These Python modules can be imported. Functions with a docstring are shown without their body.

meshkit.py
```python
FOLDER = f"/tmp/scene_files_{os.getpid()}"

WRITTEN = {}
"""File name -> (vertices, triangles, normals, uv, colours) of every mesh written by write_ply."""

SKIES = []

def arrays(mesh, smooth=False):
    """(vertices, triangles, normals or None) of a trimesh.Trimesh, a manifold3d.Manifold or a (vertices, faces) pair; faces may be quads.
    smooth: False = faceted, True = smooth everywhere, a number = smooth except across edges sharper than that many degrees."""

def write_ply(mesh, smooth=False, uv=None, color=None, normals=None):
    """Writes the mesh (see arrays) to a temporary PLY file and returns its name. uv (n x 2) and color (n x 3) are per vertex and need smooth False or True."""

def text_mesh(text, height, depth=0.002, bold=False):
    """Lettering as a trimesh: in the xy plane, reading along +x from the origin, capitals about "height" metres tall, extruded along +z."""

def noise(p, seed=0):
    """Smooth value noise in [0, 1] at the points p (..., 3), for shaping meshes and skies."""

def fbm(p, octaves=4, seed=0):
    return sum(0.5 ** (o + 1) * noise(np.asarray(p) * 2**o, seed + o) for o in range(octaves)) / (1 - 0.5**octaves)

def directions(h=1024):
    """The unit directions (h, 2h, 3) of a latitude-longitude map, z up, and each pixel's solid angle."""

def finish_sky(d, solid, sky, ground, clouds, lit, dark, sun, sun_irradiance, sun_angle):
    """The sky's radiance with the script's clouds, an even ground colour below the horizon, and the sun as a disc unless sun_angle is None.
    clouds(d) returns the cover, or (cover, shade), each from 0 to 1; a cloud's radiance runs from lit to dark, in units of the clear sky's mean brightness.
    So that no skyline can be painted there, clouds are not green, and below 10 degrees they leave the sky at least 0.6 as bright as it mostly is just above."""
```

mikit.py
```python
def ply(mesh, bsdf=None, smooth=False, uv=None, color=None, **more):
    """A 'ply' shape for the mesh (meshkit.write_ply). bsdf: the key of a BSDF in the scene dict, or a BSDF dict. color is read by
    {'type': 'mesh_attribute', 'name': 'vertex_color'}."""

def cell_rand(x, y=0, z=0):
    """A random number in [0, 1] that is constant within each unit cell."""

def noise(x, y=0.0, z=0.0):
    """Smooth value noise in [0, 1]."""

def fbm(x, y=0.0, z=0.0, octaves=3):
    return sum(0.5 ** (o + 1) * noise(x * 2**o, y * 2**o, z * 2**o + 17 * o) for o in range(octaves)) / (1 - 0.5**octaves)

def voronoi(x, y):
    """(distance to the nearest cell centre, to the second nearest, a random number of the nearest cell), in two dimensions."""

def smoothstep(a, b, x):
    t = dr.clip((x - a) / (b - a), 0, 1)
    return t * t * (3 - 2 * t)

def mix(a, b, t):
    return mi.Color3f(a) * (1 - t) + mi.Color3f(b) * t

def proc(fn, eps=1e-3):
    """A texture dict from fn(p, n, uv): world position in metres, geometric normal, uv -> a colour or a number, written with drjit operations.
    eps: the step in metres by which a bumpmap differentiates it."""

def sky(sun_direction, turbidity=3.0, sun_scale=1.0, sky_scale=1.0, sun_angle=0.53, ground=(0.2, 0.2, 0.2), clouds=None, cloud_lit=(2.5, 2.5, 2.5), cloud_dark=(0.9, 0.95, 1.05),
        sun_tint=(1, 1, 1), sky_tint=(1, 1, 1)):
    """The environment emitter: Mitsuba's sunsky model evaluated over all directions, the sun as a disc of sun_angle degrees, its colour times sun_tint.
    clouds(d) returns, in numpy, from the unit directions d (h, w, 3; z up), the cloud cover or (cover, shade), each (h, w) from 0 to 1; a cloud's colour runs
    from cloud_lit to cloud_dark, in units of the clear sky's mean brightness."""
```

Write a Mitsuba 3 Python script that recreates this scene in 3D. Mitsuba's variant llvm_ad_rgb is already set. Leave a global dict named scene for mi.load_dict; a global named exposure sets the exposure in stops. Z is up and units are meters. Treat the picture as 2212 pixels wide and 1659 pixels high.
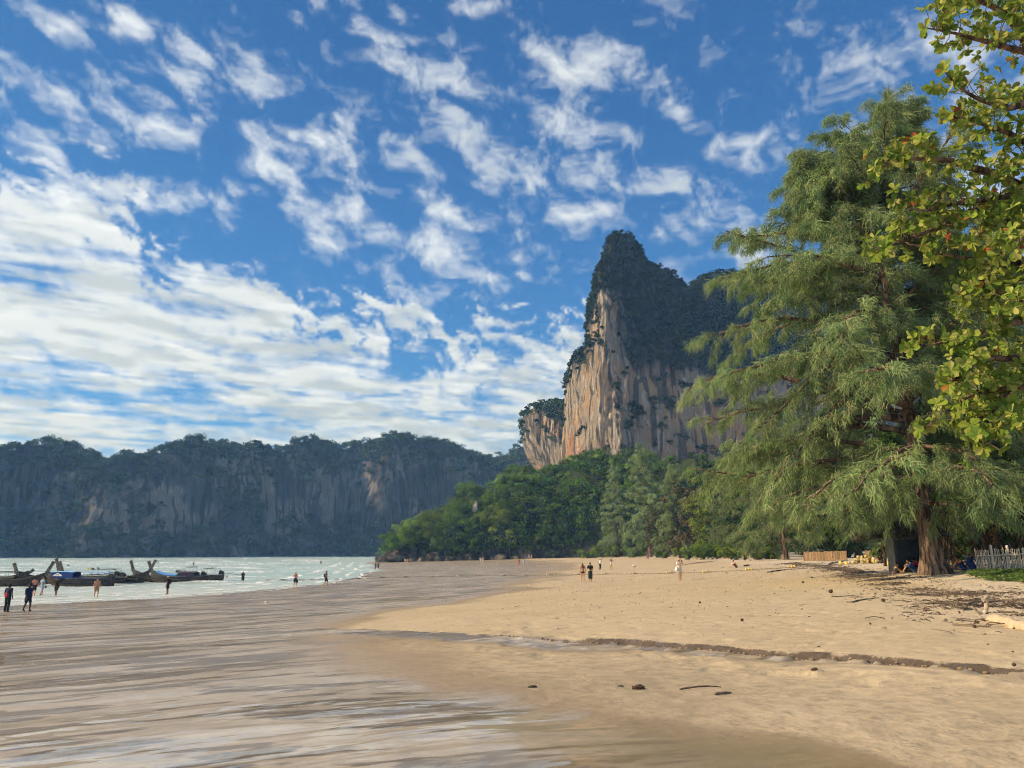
import math, random
import numpy as np, trimesh, manifold3d as m3, drjit as dr, mitsuba as mi
from scipy.interpolate import RBFInterpolator, RegularGridInterpolator
import mikit, meshkit
from meshkit import noise as N3, fbm as F3

# ---------------------------------------------------------------- camera, sky, exposure
T = mi.ScalarTransform4f
scene, labels = {}, {}
FOCAL, CX, CY, HORIZON, EYE = 1620.0, 1106.0, 829.5, 1193.0, 4.0
PITCH = math.atan((HORIZON - CY) / FOCAL)
scene['camera'] = {'type': 'perspective', 'fov': 2 * math.degrees(math.atan(CX / FOCAL)), 'fov_axis': 'x', 'near_clip': 0.1, 'far_clip': 20000.0,
                   'to_world': T().look_at(origin=[0, 0, EYE], target=[0, math.cos(PITCH), EYE + math.sin(PITCH)], up=[0, 0, 1]),
                   'medium': {'type': 'ref', 'id': 'haze_air'}}
SUN = np.array([-0.93, -0.15, 0.54]); SUN = SUN / np.linalg.norm(SUN)
exposure = 0.92


def ray(X, Y):
    """Direction (scaled to y = 1) of a photograph point."""
    a, b = (X - CX) / FOCAL, (CY - Y) / FOCAL
    d = np.array([a, math.cos(PITCH) - b * math.sin(PITCH), math.sin(PITCH) + b * math.cos(PITCH)])
    return d / d[1]


def at(X, Y, depth):
    return np.array([0, 0, EYE]) + ray(X, Y) * depth


CLOUDS = [(80, 190, 80, 22), (110, 290, 75, 22), (200, 175, 30, 18), (160, 60, 45, 22), (290, 225, 65, 32), (390, 150, 60, 30), (270, 90, 45, 22), (560, 190, 45, 28),
          (540, 280, 75, 18), (740, 330, 60, 24), (640, 415, 130, 38), (520, 365, 50, 22), (850, 490, 110, 24), (960, 530, 90, 28), (930, 165, 110, 38), (1000, 235, 50, 28),
          (1080, 305, 90, 34), (880, 310, 55, 26), (1210, 125, 120, 40), (1240, 260, 85, 46), (1270, 390, 80, 40), (990, 435, 70, 14), (1250, 490, 80, 26), (1480, 410, 95, 42),
          (1640, 320, 90, 20), (1900, 120, 130, 42), (840, 10, 90, 20), (1020, 15, 45, 20), (1620, 525, 55, 36), (1170, 378, 28, 18), (300, 400, 40, 16), (380, 420, 30, 16),
          (190, 390, 45, 26), (660, 95, 25, 12), (1980, 300, 90, 60), (2080, 240, 60, 90), (1060, 600, 40, 16), (930, 615, 60, 20), (500, 560, 70, 16), (1480, 520, 50, 16),
          (1120, 590, 25, 10), (2130, 420, 110, 60), (1500, 260, 60, 16), (690, 520, 40, 14), (720, 55, 30, 10)]


def cloud_field(d):
    """Broken altocumulus: a rippled deck low in the sky to the left, torn puffs above it."""
    a2 = np.degrees(np.arctan2(d[..., 0], d[..., 1])); e2 = np.degrees(np.arcsin(np.clip(d[..., 2], 0, 1)))
    w = np.maximum(d[..., 2], 0.012) + 0.07
    px, py = d[..., 0] / w, d[..., 1] / w
    z = np.zeros_like(px)
    warp = np.stack([px * 1.3, py * 1.3, z], -1)
    wx, wy = F3(warp, 3, 5) - 0.5, F3(warp, 3, 9) - 0.5
    u = px * 0.86 + py * 0.50 + wx * 0.35; v = -px * 0.50 + py * 0.86 + wy * 0.35
    n1 = F3(np.stack([u * 2.2, v * 2.8, z], -1), 4, 21)
    # torn edges: fibres that fall to the right, in angular units
    ck = np.cos(np.radians(e2))
    ax, ay = a2 * 0.90 * ck - e2 * 0.42, a2 * 0.42 * ck + e2 * 0.90
    sx = F3(np.stack([ax * 0.35, ay * 0.35, z + 2], -1), 3, 70) - 0.5
    tq = np.stack([ax * 0.46 + sx * 1.5, ay * 0.74 + sx * 1.7, z + 3], -1)
    tear = sum(0.68 ** o * N3(tq * 2 ** o, 33 + o) for o in range(6)) / sum(0.68 ** o for o in range(6))
    tear = 0.5 + (tear - 0.5) * 1.25
    curl = 1 - np.abs(2 * F3(np.stack([ax * 0.55 + sx * 3, ay * 0.85 - sx * 2, z + 5], -1), 5, 37) - 1)
    rip = F3(np.stack([u * 2.9, v * 7.5 + wx * 2.0, z + 7], -1), 5, 41)
    rip2 = F3(np.stack([u * 7.0 + wx * 2, v * 15.0 + wy * 2.0, z + 8], -1), 4, 43)
    wob = F3(np.stack([a2 * 0.13, e2 * 0.16, z], -1), 4, 51) - 0.5
    wob2 = F3(np.stack([a2 * 0.13, e2 * 0.16, z + 9], -1), 4, 57) - 0.5
    bias = np.full_like(px, -1.0)
    for X, Y, rx, ry in CLOUDS:
        r = ray(X, Y); r = r / np.linalg.norm(r)
        ca, ce = math.degrees(math.atan2(r[0], r[1])), math.degrees(math.asin(r[2]))
        da = ((a2 - ca + 180) % 360 - 180) * math.cos(math.radians(ce)) + wob * 6.0; de = (e2 - ce) + wob2 * 4.5
        ua, ue = da * 0.94 - de * 0.34, da * 0.34 + de * 0.94
        q = (ua / (rx * 0.040)) ** 2 + (ue / (ry * 0.046)) ** 2
        bias = np.maximum(bias, -1.0 + 1.25 * np.exp(-q * 0.75))
    side = smooth(40, 70, np.abs(a2))
    bias = np.maximum(bias, -1.0 + side * 0.85 + (n1 - 0.5) * 2.0 * side)
    edge = np.interp(a2, [-60, -34, -25, -16, -8, 0, 4, 8, 14, 22, 40, 60], [25, 24.0, 20.0, 17.6, 16.8, 16.5, 17.5, 18, 16, 14, 15, 16]) + wob * 7 + (tear - 0.5) * 10
    deck = smooth(1.0, -1.6, e2 - edge)
    gap = sum(g * np.exp(-(((a2 - x) / rx) ** 2 + ((e2 - y) / ry) ** 2)) for (x, y, rx, ry, g) in ((-32, 10.4, 6.5, 1.2, .55), (-20, 9.0, 6, .9, .35), (-2, 10.8, 3.5, .8, .45), (-34, 18.0, 2.5, 1.4, .55),
                                                                                      (-15, 14.2, 4, .6, .3), (-26, 17.2, 4, .7, .25), (6, 13.5, 3, .8, .3)))
    deckn = 0.50 + (rip - 0.5) * 1.3 + (rip2 - 0.5) * 0.85 + (tear - .5) * 0.9 - gap
    ragged = bias + (tear - 0.5) * 3.0 + (curl - 0.6) * 0.55
    cover = np.maximum(smooth(-0.65, 1.75, ragged) ** 0.9, deck * smooth(-0.22, 0.80, deckn))
    bil = F3(np.stack([a2 * 0.9, e2 * 0.9, z], -1), 3, 81) - 0.5
    cum = np.maximum(np.exp(-(((a2 + 24.4) / 1.3) ** 2 + ((e2 - 7.9) / 1.2) ** 2) * 1.1), np.exp(-(((a2 + 23.2) / 2.2) ** 2 + ((e2 - 6.6) / 1.1) ** 2) * 1.1)) - 0.42 + bil * 0.9
    cb = smooth(0.0, 0.45, cum + (tear - 0.5) * 0.9) * 0.7
    cover = np.maximum(np.maximum(cover, 0.16 * smooth(0.52, 0.75, tear)), cb * 0.9)
    cover = np.maximum(cover, smooth(9, 3, e2) * 0.55)
    # the undersides lie a little below and to the right of the thick parts
    ripd = F3(np.stack([u * 2.9, v * 7.5 + wx * 2.0 - 0.22, z + 7], -1), 3, 41)
    under = smooth(0.40, 0.62, ripd)
    shade = deck * (0.05 + 0.22 * under + 0.34 * smooth(0.42, 0.64, F3(np.stack([u * 5.0 + 3, v * 11.0 + wx * 2.0, z + 17], -1), 4, 47))) + (1 - deck) * (0.06 + 0.30 * smooth(0.25, 1.0, ragged) * smooth(.45, .7, ripd)) + 0.14 * smooth(12, 4, e2)
    shade = shade * (1 - cb) + cb * (0.16 + 0.6 * smooth(7.9, 6.6, e2 + (a2 + 24) * -.25))
    towards = np.clip(d @ SUN, 0, 1)
    shade = shade + 0.10 * smooth(0.45, 0.15, towards) - 0.25 * smooth(0.70, 0.98, towards)
    return cover, np.clip(shade, 0, 1)


def smooth(a, b, x):
    t = np.clip((x - a) / (b - a), 0, 1)
    return t * t * (3 - 2 * t)


scene['sky'] = mikit.sky(SUN, turbidity=2.4, sun_scale=2.25, sky_scale=1.15, ground=(0.16, 0.16, 0.13), clouds=cloud_field, cloud_lit=(4.0, 4.2, 4.25), cloud_dark=(1.4, 1.75, 1.95),
                         sky_tint=(0.62, 1.36, 2.08), sun_tint=(1.04, 1.0, 0.92))
labels['sky'] = {'kind': 'structure'}

# ---------------------------------------------------------------- helpers
rng = np.random.default_rng(7)


def numbered(name):
    if name not in scene and name not in USED:
        USED.add(name); return name
    k = COUNT.get(name, 0)
    while True:
        k += 1; key = f'{name}_{k:03d}'
        if key not in scene and key not in USED:
            COUNT[name] = k; USED.add(key); return key


USED, COUNT = set(), {}


def tag(key, label=None, cat=None, group=None, kind=None):
    e = labels.setdefault(key, {})
    for k, v in (('label', label), ('category', cat), ('group', group), ('kind', kind)):
        if v: e[k] = v
    return key


def thing(name, label, cat, group=None):
    return tag(numbered(name), label, cat, group)


def put(name, mesh, bsdf, parent=None, smooth=False, color=None, kind=None):
    key = numbered(f'{parent}__{name}' if parent else name)
    scene[key] = mikit.ply(mesh, bsdf, smooth=smooth, color=color)
    if kind: tag(key, kind=kind)
    return key


def cat(parts):
    """Join (vertices, faces[, colours]) tuples or trimeshes."""
    vs, fs, cs, n = [], [], [], 0
    for p in parts:
        if isinstance(p, trimesh.Trimesh): p = (p.vertices, p.faces)
        elif hasattr(p, 'to_mesh'):
            q = p.to_mesh(); p = (q.vert_properties[:, :3], q.tri_verts)
        v, f = np.asarray(p[0], float), np.asarray(p[1], int)
        if f.shape[1] == 4: f = np.vstack([f[:, [0, 1, 2]], f[:, [0, 2, 3]]])
        vs.append(v); fs.append(f + n); n += len(v)
        if len(p) > 2: cs.append(p[2])
    return (np.vstack(vs), np.vstack(fs)) + ((np.vstack(cs),) if cs else ())


def grid_faces(nu, nv, wrap=False):
    """Quads of an nu x nv vertex grid (index i * nv + j)."""
    i, j = np.meshgrid(np.arange(nu if wrap else nu - 1), np.arange(nv - 1), indexing='ij')
    a = i * nv + j; b = ((i + 1) % nu) * nv + j
    return np.stack([a, b, b + 1, a + 1], -1).reshape(-1, 4)


def tube(path, radii, sides=6, caps=True):
    """A tapered tube along a polyline."""
    p = np.asarray(path, float); r = np.broadcast_to(np.asarray(radii, float), len(p))
    t = np.gradient(p, axis=0); t /= np.linalg.norm(t, axis=1, keepdims=True) + 1e-12
    ref = np.array([0.31, 0.17, 0.93]) if abs(t[:, 2].mean()) < 0.9 else np.array([1.0, 0.1, 0])
    a = np.cross(t, ref); a /= np.linalg.norm(a, axis=1, keepdims=True) + 1e-12
    b = np.cross(t, a)
    th = np.arange(sides) / sides * 2 * np.pi
    ring = a[:, None] * np.cos(th)[None, :, None] + b[:, None] * np.sin(th)[None, :, None]
    v = (p[:, None] + ring * r[:, None, None])            # n, sides, 3
    n = len(p)
    idx = np.arange(n * sides).reshape(n, sides)
    q = np.stack([idx[:-1], np.roll(idx, -1, 1)[:-1], np.roll(idx, -1, 1)[1:], idx[1:]], -1).reshape(-1, 4)
    f = np.vstack([q[:, [0, 1, 2]], q[:, [0, 2, 3]]])
    v = v.reshape(-1, 3)
    if caps:
        v = np.vstack([v, p[:1], p[-1:]])
        k = np.arange(sides)
        f = np.vstack([f, np.stack([np.full(sides, n * sides), (k + 1) % sides, k], 1), np.stack([np.full(sides, n * sides + 1), (n - 1) * sides + k, (n - 1) * sides + (k + 1) % sides], 1)])
    return v, f


def curve(pts, n):
    """Catmull-Rom-like smooth resampling of control points."""
    from scipy.interpolate import CubicSpline, PchipInterpolator
    pts = np.asarray(pts, float)
    s = np.r_[0, np.cumsum(np.linalg.norm(np.diff(pts, axis=0), axis=1))]
    return PchipInterpolator(s, pts)(np.linspace(0, s[-1], n))


def box(cx, cy, cz, sx, sy, sz, rot=0.0, tilt=None):
    b = trimesh.creation.box((sx, sy, sz))
    if tilt is not None: b.apply_transform(trimesh.transformations.euler_matrix(*tilt))
    b.apply_transform(trimesh.transformations.rotation_matrix(rot, [0, 0, 1])); b.apply_translation([cx, cy, cz])
    return b


def blob(c, r, seed=0, sub=2, rough=0.25, squash=(1, 1, 1), freq=1.5):
    s = trimesh.creation.icosphere(subdivisions=sub)
    v = s.vertices
    k = 1 + (F3(v * freq + seed * 7.3, 3, seed) - 0.5) * 2 * rough
    return np.asarray(c) + v * k[:, None] * np.asarray(squash) * r, s.faces


# ---------------------------------------------------------------- the lie of the land
SHORE = np.array([(-260, -60), (-150, 0), (-85, 30), (-60, 45), (-43, 58), (-31, 70), (-25.5, 87), (-24, 109), (-29, 150), (-38, 205), (-50, 270), (-58, 310), (-62, 420)], float)
_ctl = []
for (x, y) in SHORE: _ctl.append((x, y, 0.02))
for (x, y) in SHORE[1:]: _ctl.append((x - 22, y - 4, -0.8)); _ctl.append((x - 60, y - 10, -2.0))
_ctl += [(25, 30, 3.05), (22, 38, 2.9), (24, 36, 3.15), (30, 60, 3.0), (31, 76, 3.0), (33, 100, 2.9), (35, 140, 2.7), (36, 190, 2.5), (30, 285, 2.1), (10, 290, 1.7), (-10, 290, 1.1), (-30, 290, .6),
         (13.6, 20, 2.65), (7, 10.4, 2.5), (5, 5, 2.38), (20, 10, 2.95), (-5, 7, 2.12), (-9, 14, 1.75), (-14, 23, 1.2), (-20, 30, .75), (-28, 42, .3), (0, 16, 2.1), (0, 25, 1.85), (-8, 30, 1.2),
         (3, 35, 1.8), (8, 45, 1.75), (-10, 50, .8), (-8, 66, .75), (-3, 90, .75), (0, 0, 2.35), (7, 66, 1.45), (22.8, 75, 2.35), (14, 62, 1.8), (2, 171, .5), (14, 118, 1.15), (18, 171, 1.5), (10, 230, 1.0),
         (-15, 230, .45), (-12, 130, .4), (5, 118, .8), (25, 118, 2.1), (40, 60, 3.3), (50, 100, 3.4), (55, 180, 3.2), (60, 30, 3.6), (40, 10, 3.4), (0, -20, 2.5), (30, -30, 3.4), (-40, -30, 1.4),
         (-30, 10, 1.0), (-45, 20, .6), (80, 280, 4), (-80, -60, 1.0), (40, -90, 3.5), (120, 100, 4.5), (150, 250, 5), (24, 150, 2.0), (15, 30, 2.4), (16, 42, 2.3)]
_ctl = np.array(_ctl)
_S = np.array([1.0, 0.6])
_rbf = RBFInterpolator(_ctl[:, :2] * _S, _ctl[:, 2], kernel='linear', smoothing=0.35)
_gx, _gy = np.linspace(-330, 200, 266), np.linspace(-120, 470, 198)
_gz = _rbf(np.stack(np.meshgrid(_gx, _gy, indexing='ij'), -1).reshape(-1, 2) * _S).reshape(266, 198)
from scipy.ndimage import gaussian_filter
_gz = gaussian_filter(_gz, 1.0)
_base = RegularGridInterpolator((_gx, _gy), _gz, method='cubic' if False else 'linear')


def ground_base(x, y):
    x, y = np.asarray(x, float), np.asarray(y, float)
    return _base(np.stack([np.clip(x, -330, 200), np.clip(y, -120, 470)], -1))


def bank(x, y):
    """Signed metres from the cut bank of the stream: positive on the beach above it."""
    w = 0.16 * np.sin(x * 0.75 + 2.2) + 0.10 * np.sin(x * 1.7 + 1.0) + 0.05 * np.sin(x * 4.3)
    return 0.77 * x + 0.64 * y - 12.43 + w * np.clip(np.abs(x) * .4 + .4, 0, 1)


XB = ([-200, 10, 14, 18, 26, 30, 36, 48, 60, 76, 100, 130, 171, 230, 300], [-12, -9, -7.5, -6.8, -6.2, -6.6, -6.2, -2.6, -1.5, 2, 4.5, 6.5, 9.5, 12, -10])


def ground_z(x, y, fine=False):
    x, y = np.asarray(x, float), np.asarray(y, float)
    z = ground_base(x, y)
    b = bank(x, y)
    along = np.clip((x + 0.5) / 3.0, 0, 1)                 # the bank fades out to the left
    p = np.stack([x, y, np.zeros_like(x)], -1)
    rag = (F3(p * 2.2, 3, 3) - 0.5) * 0.5
    step = smooth(-0.045, 0.035, b + rag * 0.22)
    z = z - (0.05 + 0.09 * F3(p * 0.55, 2, 27)) * along * smooth(10.5, 7.5, x) * (1 - step) * smooth(-9.0, -1.2, b)
    z = z + 0.05 * along * np.exp(-((b + 0.16) / 0.13) ** 2) * smooth(.5, .62, F3(p * 4.5, 2, 8))
    z = z + 0.055 * along * np.exp(-((b + 1.15 + rag) / 0.28) ** 2)             # a low shelf inside the channel
    z = z - 0.05 * np.exp(-((b + 6.2) / 0.9) ** 2) * smooth(-4, 1, x)           # the nearer rill
    near = np.exp(-np.hypot(x, y - 8) / 45.0)
    r = np.hypot(x, y)
    wetl = smooth(2.0, 1.2, z) + smooth(-1.0, -4.0, b)
    wetl = np.clip(wetl, 0, 1)
    if fine:
        u = x * 0.92 + y * 0.38; v = -x * 0.38 + y * 0.92
        q = np.stack([u * 0.75, v * 1.7, np.zeros_like(x)], -1)
        rid = 1 - np.abs(2 * F3(q + 0.4 * F3(q * 0.7, 2, 4)[..., None], 3, 12) - 1)
        z = z + wetl * 0.022 * (rid - 0.7) * np.exp(-r / 150)
        q2 = np.stack([u * 0.16, v * 0.6, np.zeros_like(x)], -1)
        z = z + wetl * 0.06 * (F3(q2, 3, 14) - 0.5)
        dry = 1 - wetl
        z = z + dry * (0.05 * (F3(p * 0.7, 3, 15) - 0.5) + 0.022 * (F3(p * 3.1, 3, 16) - 0.5) * np.exp(-r / 60))
        foot = F3(p * 1.9, 2, 17)
        z = z - dry * 0.03 * smooth(0.60, 0.72, foot) * smooth(4, 12, r)
        upper = smooth(2.35, 2.75, z)
        z = z + upper * (0.10 * (F3(p * 0.8, 3, 18) - 0.5) + 0.05 * (F3(p * 2.7, 3, 19) - 0.5))
    return z


def on_ground(X, Y):
    """Where the sight line through a photograph point meets the ground (or the sea)."""
    d = ray(X, Y)
    t = np.linspace(2, 420, 4000)
    P = np.array([0, 0, EYE])[None] + d[None] * t[:, None]
    g = np.maximum(ground_z(P[:, 0], P[:, 1]), 0.0)
    k = int(np.argmax(P[:, 2] <= g)) if (P[:, 2] <= g).any() else len(t) - 1
    p = P[k].copy(); p[2] = g[k]
    return p


def polar_sheet(az_deg, radii, zfun):
    a = np.radians(np.asarray(az_deg)); A, R = np.meshgrid(a, np.asarray(radii), indexing='ij')
    x, y = R * np.sin(A), R * np.cos(A)
    z = zfun(x, y)
    return x, y, z
# ---------------------------------------------------------------- air
scene['haze_air'] = {'type': 'homogeneous', 'albedo': {'type': 'rgb', 'value': [0.95, 0.95, 0.95]}, 'sigma_t': {'type': 'rgb', 'value': [0.00006, 0.00013, 0.00026]}}
scene['clear'] = {'type': 'null'}

# ---------------------------------------------------------------- beach
def shore_dist(x, y):
    return ground_base(x, y)


def sand_bsdf():
    def masks(p):
        x, y = p.x, p.y
        w = 0.16 * dr.sin(x * 0.75 + 2.2) + 0.10 * dr.sin(x * 1.7 + 1.0) + 0.05 * dr.sin(x * 4.3)
        b = 0.77 * x + 0.64 * y - 12.43 + w * dr.clip(dr.abs(x) * .4 + .4, 0, 1)
        xb = mi.Float(XB[1][0])
        for (y0, y1, x0, x1) in zip(XB[0][:-1], XB[0][1:], XB[1][:-1], XB[1][1:]):
            xb = dr.select(y >= y0, x0 + (x1 - x0) * dr.clip((y - y0) / (y1 - y0), 0, 1), xb)
        n = mikit.fbm(x * 0.18, y * 0.10, 0, 3) - 0.5
        n2 = mikit.fbm(x * 1.1, y * 0.55, 3.0, 3) - 0.5
        scale = 1.2 + y * 0.045
        s = (x - xb + n * (5 + y * 0.05) + n2 * 1.6) / scale
        inland = mikit.smoothstep(-1.0, 1.1, s) * mikit.smoothstep(0.02, 0.09, b + n2 * .1)
        # below the bank: a damp flat on the right that turns to sheen on the left
        cw = 1.5 - 1.2 * mikit.smoothstep(0.5, 6.0, x)
        flat = mikit.smoothstep(-4.2, 4.5, x + n * 6 + n2 * 2 + (y - 8) * .25) * mikit.smoothstep(-.6 * cw, -1.25 * cw, b + n2 * .3 * cw) * mikit.smoothstep(-6.4, -5.3, b + n * 1.8 + n2 * 1.0)
        dry = dr.maximum(inland, flat * 0.82)
        return x, y, b, dry, n, n2

    def colour(p, n_, uv):
        x, y, b, dry, n, n2 = masks(p)
        g = mikit.fbm(x * 6.0, y * 6.0, 0, 3)
        g2 = mikit.fbm(x * 38.0, y * 38.0, 2.0, 2)
        big = mikit.fbm(x * 0.35, y * 0.35, 5.0, 3)
        high = mikit.smoothstep(2.45, 2.85, p.z + (mikit.fbm(x * .5, y * .3, 9.0, 3) - .5) * .5)
        d = mikit.mix((0.43, 0.360, 0.248), (0.51, 0.432, 0.305), big)
        d = mikit.mix(d, mi.Color3f(0.54, 0.475, 0.37), high)
        d = d * (0.80 + 0.28 * g + 0.16 * g2)
        damp = mikit.mix((0.27, 0.225, 0.165), (0.325, 0.27, 0.20), big) * (0.86 + 0.20 * g + 0.10 * g2)
        edge = mikit.smoothstep(0.25, 0.95, dry + (g - 0.5) * 0.5)
        wet = mikit.mix((0.125, 0.100, 0.064), (0.195, 0.157, 0.106), g)
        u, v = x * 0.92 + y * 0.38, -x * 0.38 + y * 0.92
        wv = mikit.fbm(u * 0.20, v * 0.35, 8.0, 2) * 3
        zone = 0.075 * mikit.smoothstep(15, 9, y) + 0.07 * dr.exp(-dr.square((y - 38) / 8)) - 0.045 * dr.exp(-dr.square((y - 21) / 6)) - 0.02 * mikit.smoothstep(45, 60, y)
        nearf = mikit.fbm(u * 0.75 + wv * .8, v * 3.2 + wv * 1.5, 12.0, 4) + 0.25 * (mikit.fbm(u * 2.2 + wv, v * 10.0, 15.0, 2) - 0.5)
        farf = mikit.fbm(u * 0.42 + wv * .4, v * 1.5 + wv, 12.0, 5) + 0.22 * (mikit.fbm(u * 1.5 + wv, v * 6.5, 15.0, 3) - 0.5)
        sheen_or_skyline = mikit.smoothstep(0.445, 0.555, dr.lerp(nearf, farf, mikit.smoothstep(11, 22, y)) + zone)
        wet = mikit.mix(wet, mi.Color3f(0.37, 0.318, 0.238) * (0.85 + 0.3 * g), sheen_or_skyline * 0.85)  # silvery glare on the wet sand, painted into its colour as pale streaks
        c = mikit.mix(wet, damp, mikit.smoothstep(0.02, 0.45, dry))
        c = mikit.mix(c, mi.Color3f(0.215, 0.168, 0.098) * (.8 + .4 * mikit.fbm(u * .5, v * 3.0, 21.0, 3)), mikit.smoothstep(-5.4, -6.3, b + n2 * .8) * mikit.smoothstep(-1.0, 2.5, x + n * 3) * 0.85)
        c = mikit.mix(c, d, edge * mikit.smoothstep(0.55, 0.9, dry))
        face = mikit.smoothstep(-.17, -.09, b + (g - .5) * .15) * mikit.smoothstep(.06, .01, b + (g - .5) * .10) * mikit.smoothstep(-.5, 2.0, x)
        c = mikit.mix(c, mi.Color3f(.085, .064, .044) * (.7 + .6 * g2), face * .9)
        speck = mikit.smoothstep(0.66, 0.74, mikit.fbm(x * 21, y * 21, 1.0, 2)) * mikit.smoothstep(.5, .7, mikit.noise(x * 2.1, y * 2.1, 4.0)) * edge
        return mikit.mix(c, c * 0.6, speck * 0.6)

    def film(p, n_, uv):
        """Where a skin of water lies on the sand."""
        x, y, b, dry, n, n2 = masks(p)
        u, v = x * 0.92 + y * 0.38, -x * 0.38 + y * 0.92
        wob = mikit.fbm(u * 0.25, v * 0.5, 2.0, 2) * 3.0
        k = 1.0 + 0.0 * x
        st = mikit.fbm(u * 0.75 + wob * .3, v * 2.6 + wob * .6, 0.0, 4)
        st2 = mikit.fbm(u * 1.3, v * 5.2 + wob * 2, 7.0, 3)
        m = 0.62 * st + 0.38 * st2
        leftness = mikit.smoothstep(6.0, -4.0, x + n * 6 + (y - 10) * .2)
        f = mikit.smoothstep(0.57 - 0.19 * leftness, 0.68 - 0.19 * leftness, m) * 0.97
        cw = 1.5 - 1.2 * mikit.smoothstep(0.5, 6.0, x)
        chan = mikit.smoothstep(-1.0 * cw, -.8 * cw, b + n2 * .35 * cw) * mikit.smoothstep(-0.14, -0.26, b) * mikit.smoothstep(-1.5, .8, x) * mikit.smoothstep(9.5, 6.0, x)
        rill = mikit.smoothstep(-11.5, -9.5, b + n * 2) * mikit.smoothstep(-5.4, -6.1, b + n2 * .8) * (.45 + .55 * mikit.smoothstep(.42, .55, st))
        f = dr.maximum(f * (1 - mikit.smoothstep(0.05, 0.5, dry)), dr.maximum(chan * 0.9, rill * 0.75 * (1 - dry)))
        return f

    def relief(p, n_, uv):
        x, y, b, dry, n, n2 = masks(p)
        fine = mikit.fbm(x * 11, y * 11, 0, 3) * 0.016 + mikit.fbm(x * 42, y * 42, 1.0, 2) * 0.0045
        u, v = x * 0.92 + y * 0.38, -x * 0.38 + y * 0.92
        rip = mikit.fbm(u * 1.4, v * 6.0, 3.0, 3) * 0.020 + mikit.fbm(u * 5.0, v * 17.0, 5.0, 2) * 0.006
        far = dr.rcp(1 + dr.square(y / 40))
        return (fine * (0.25 + dry) + rip * 1.6 * (1 - dry)) * far

    def film_relief(p, n_, uv):
        x, y = p.x, p.y
        u, v = x * 0.92 + y * 0.38, -x * 0.38 + y * 0.92
        return mikit.fbm(u * 1.6, v * 5.0, 3.0, 3) * 0.0075 * dr.rcp(1 + dr.square(y / 60))

    def film_rough(p, n_, uv):
        return 0.05 + 0.20 * mikit.smoothstep(.42, .60, mikit.fbm(p.x * .12 + p.y * .05, p.y * .30 - p.x * .1, 6.0, 4))

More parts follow.
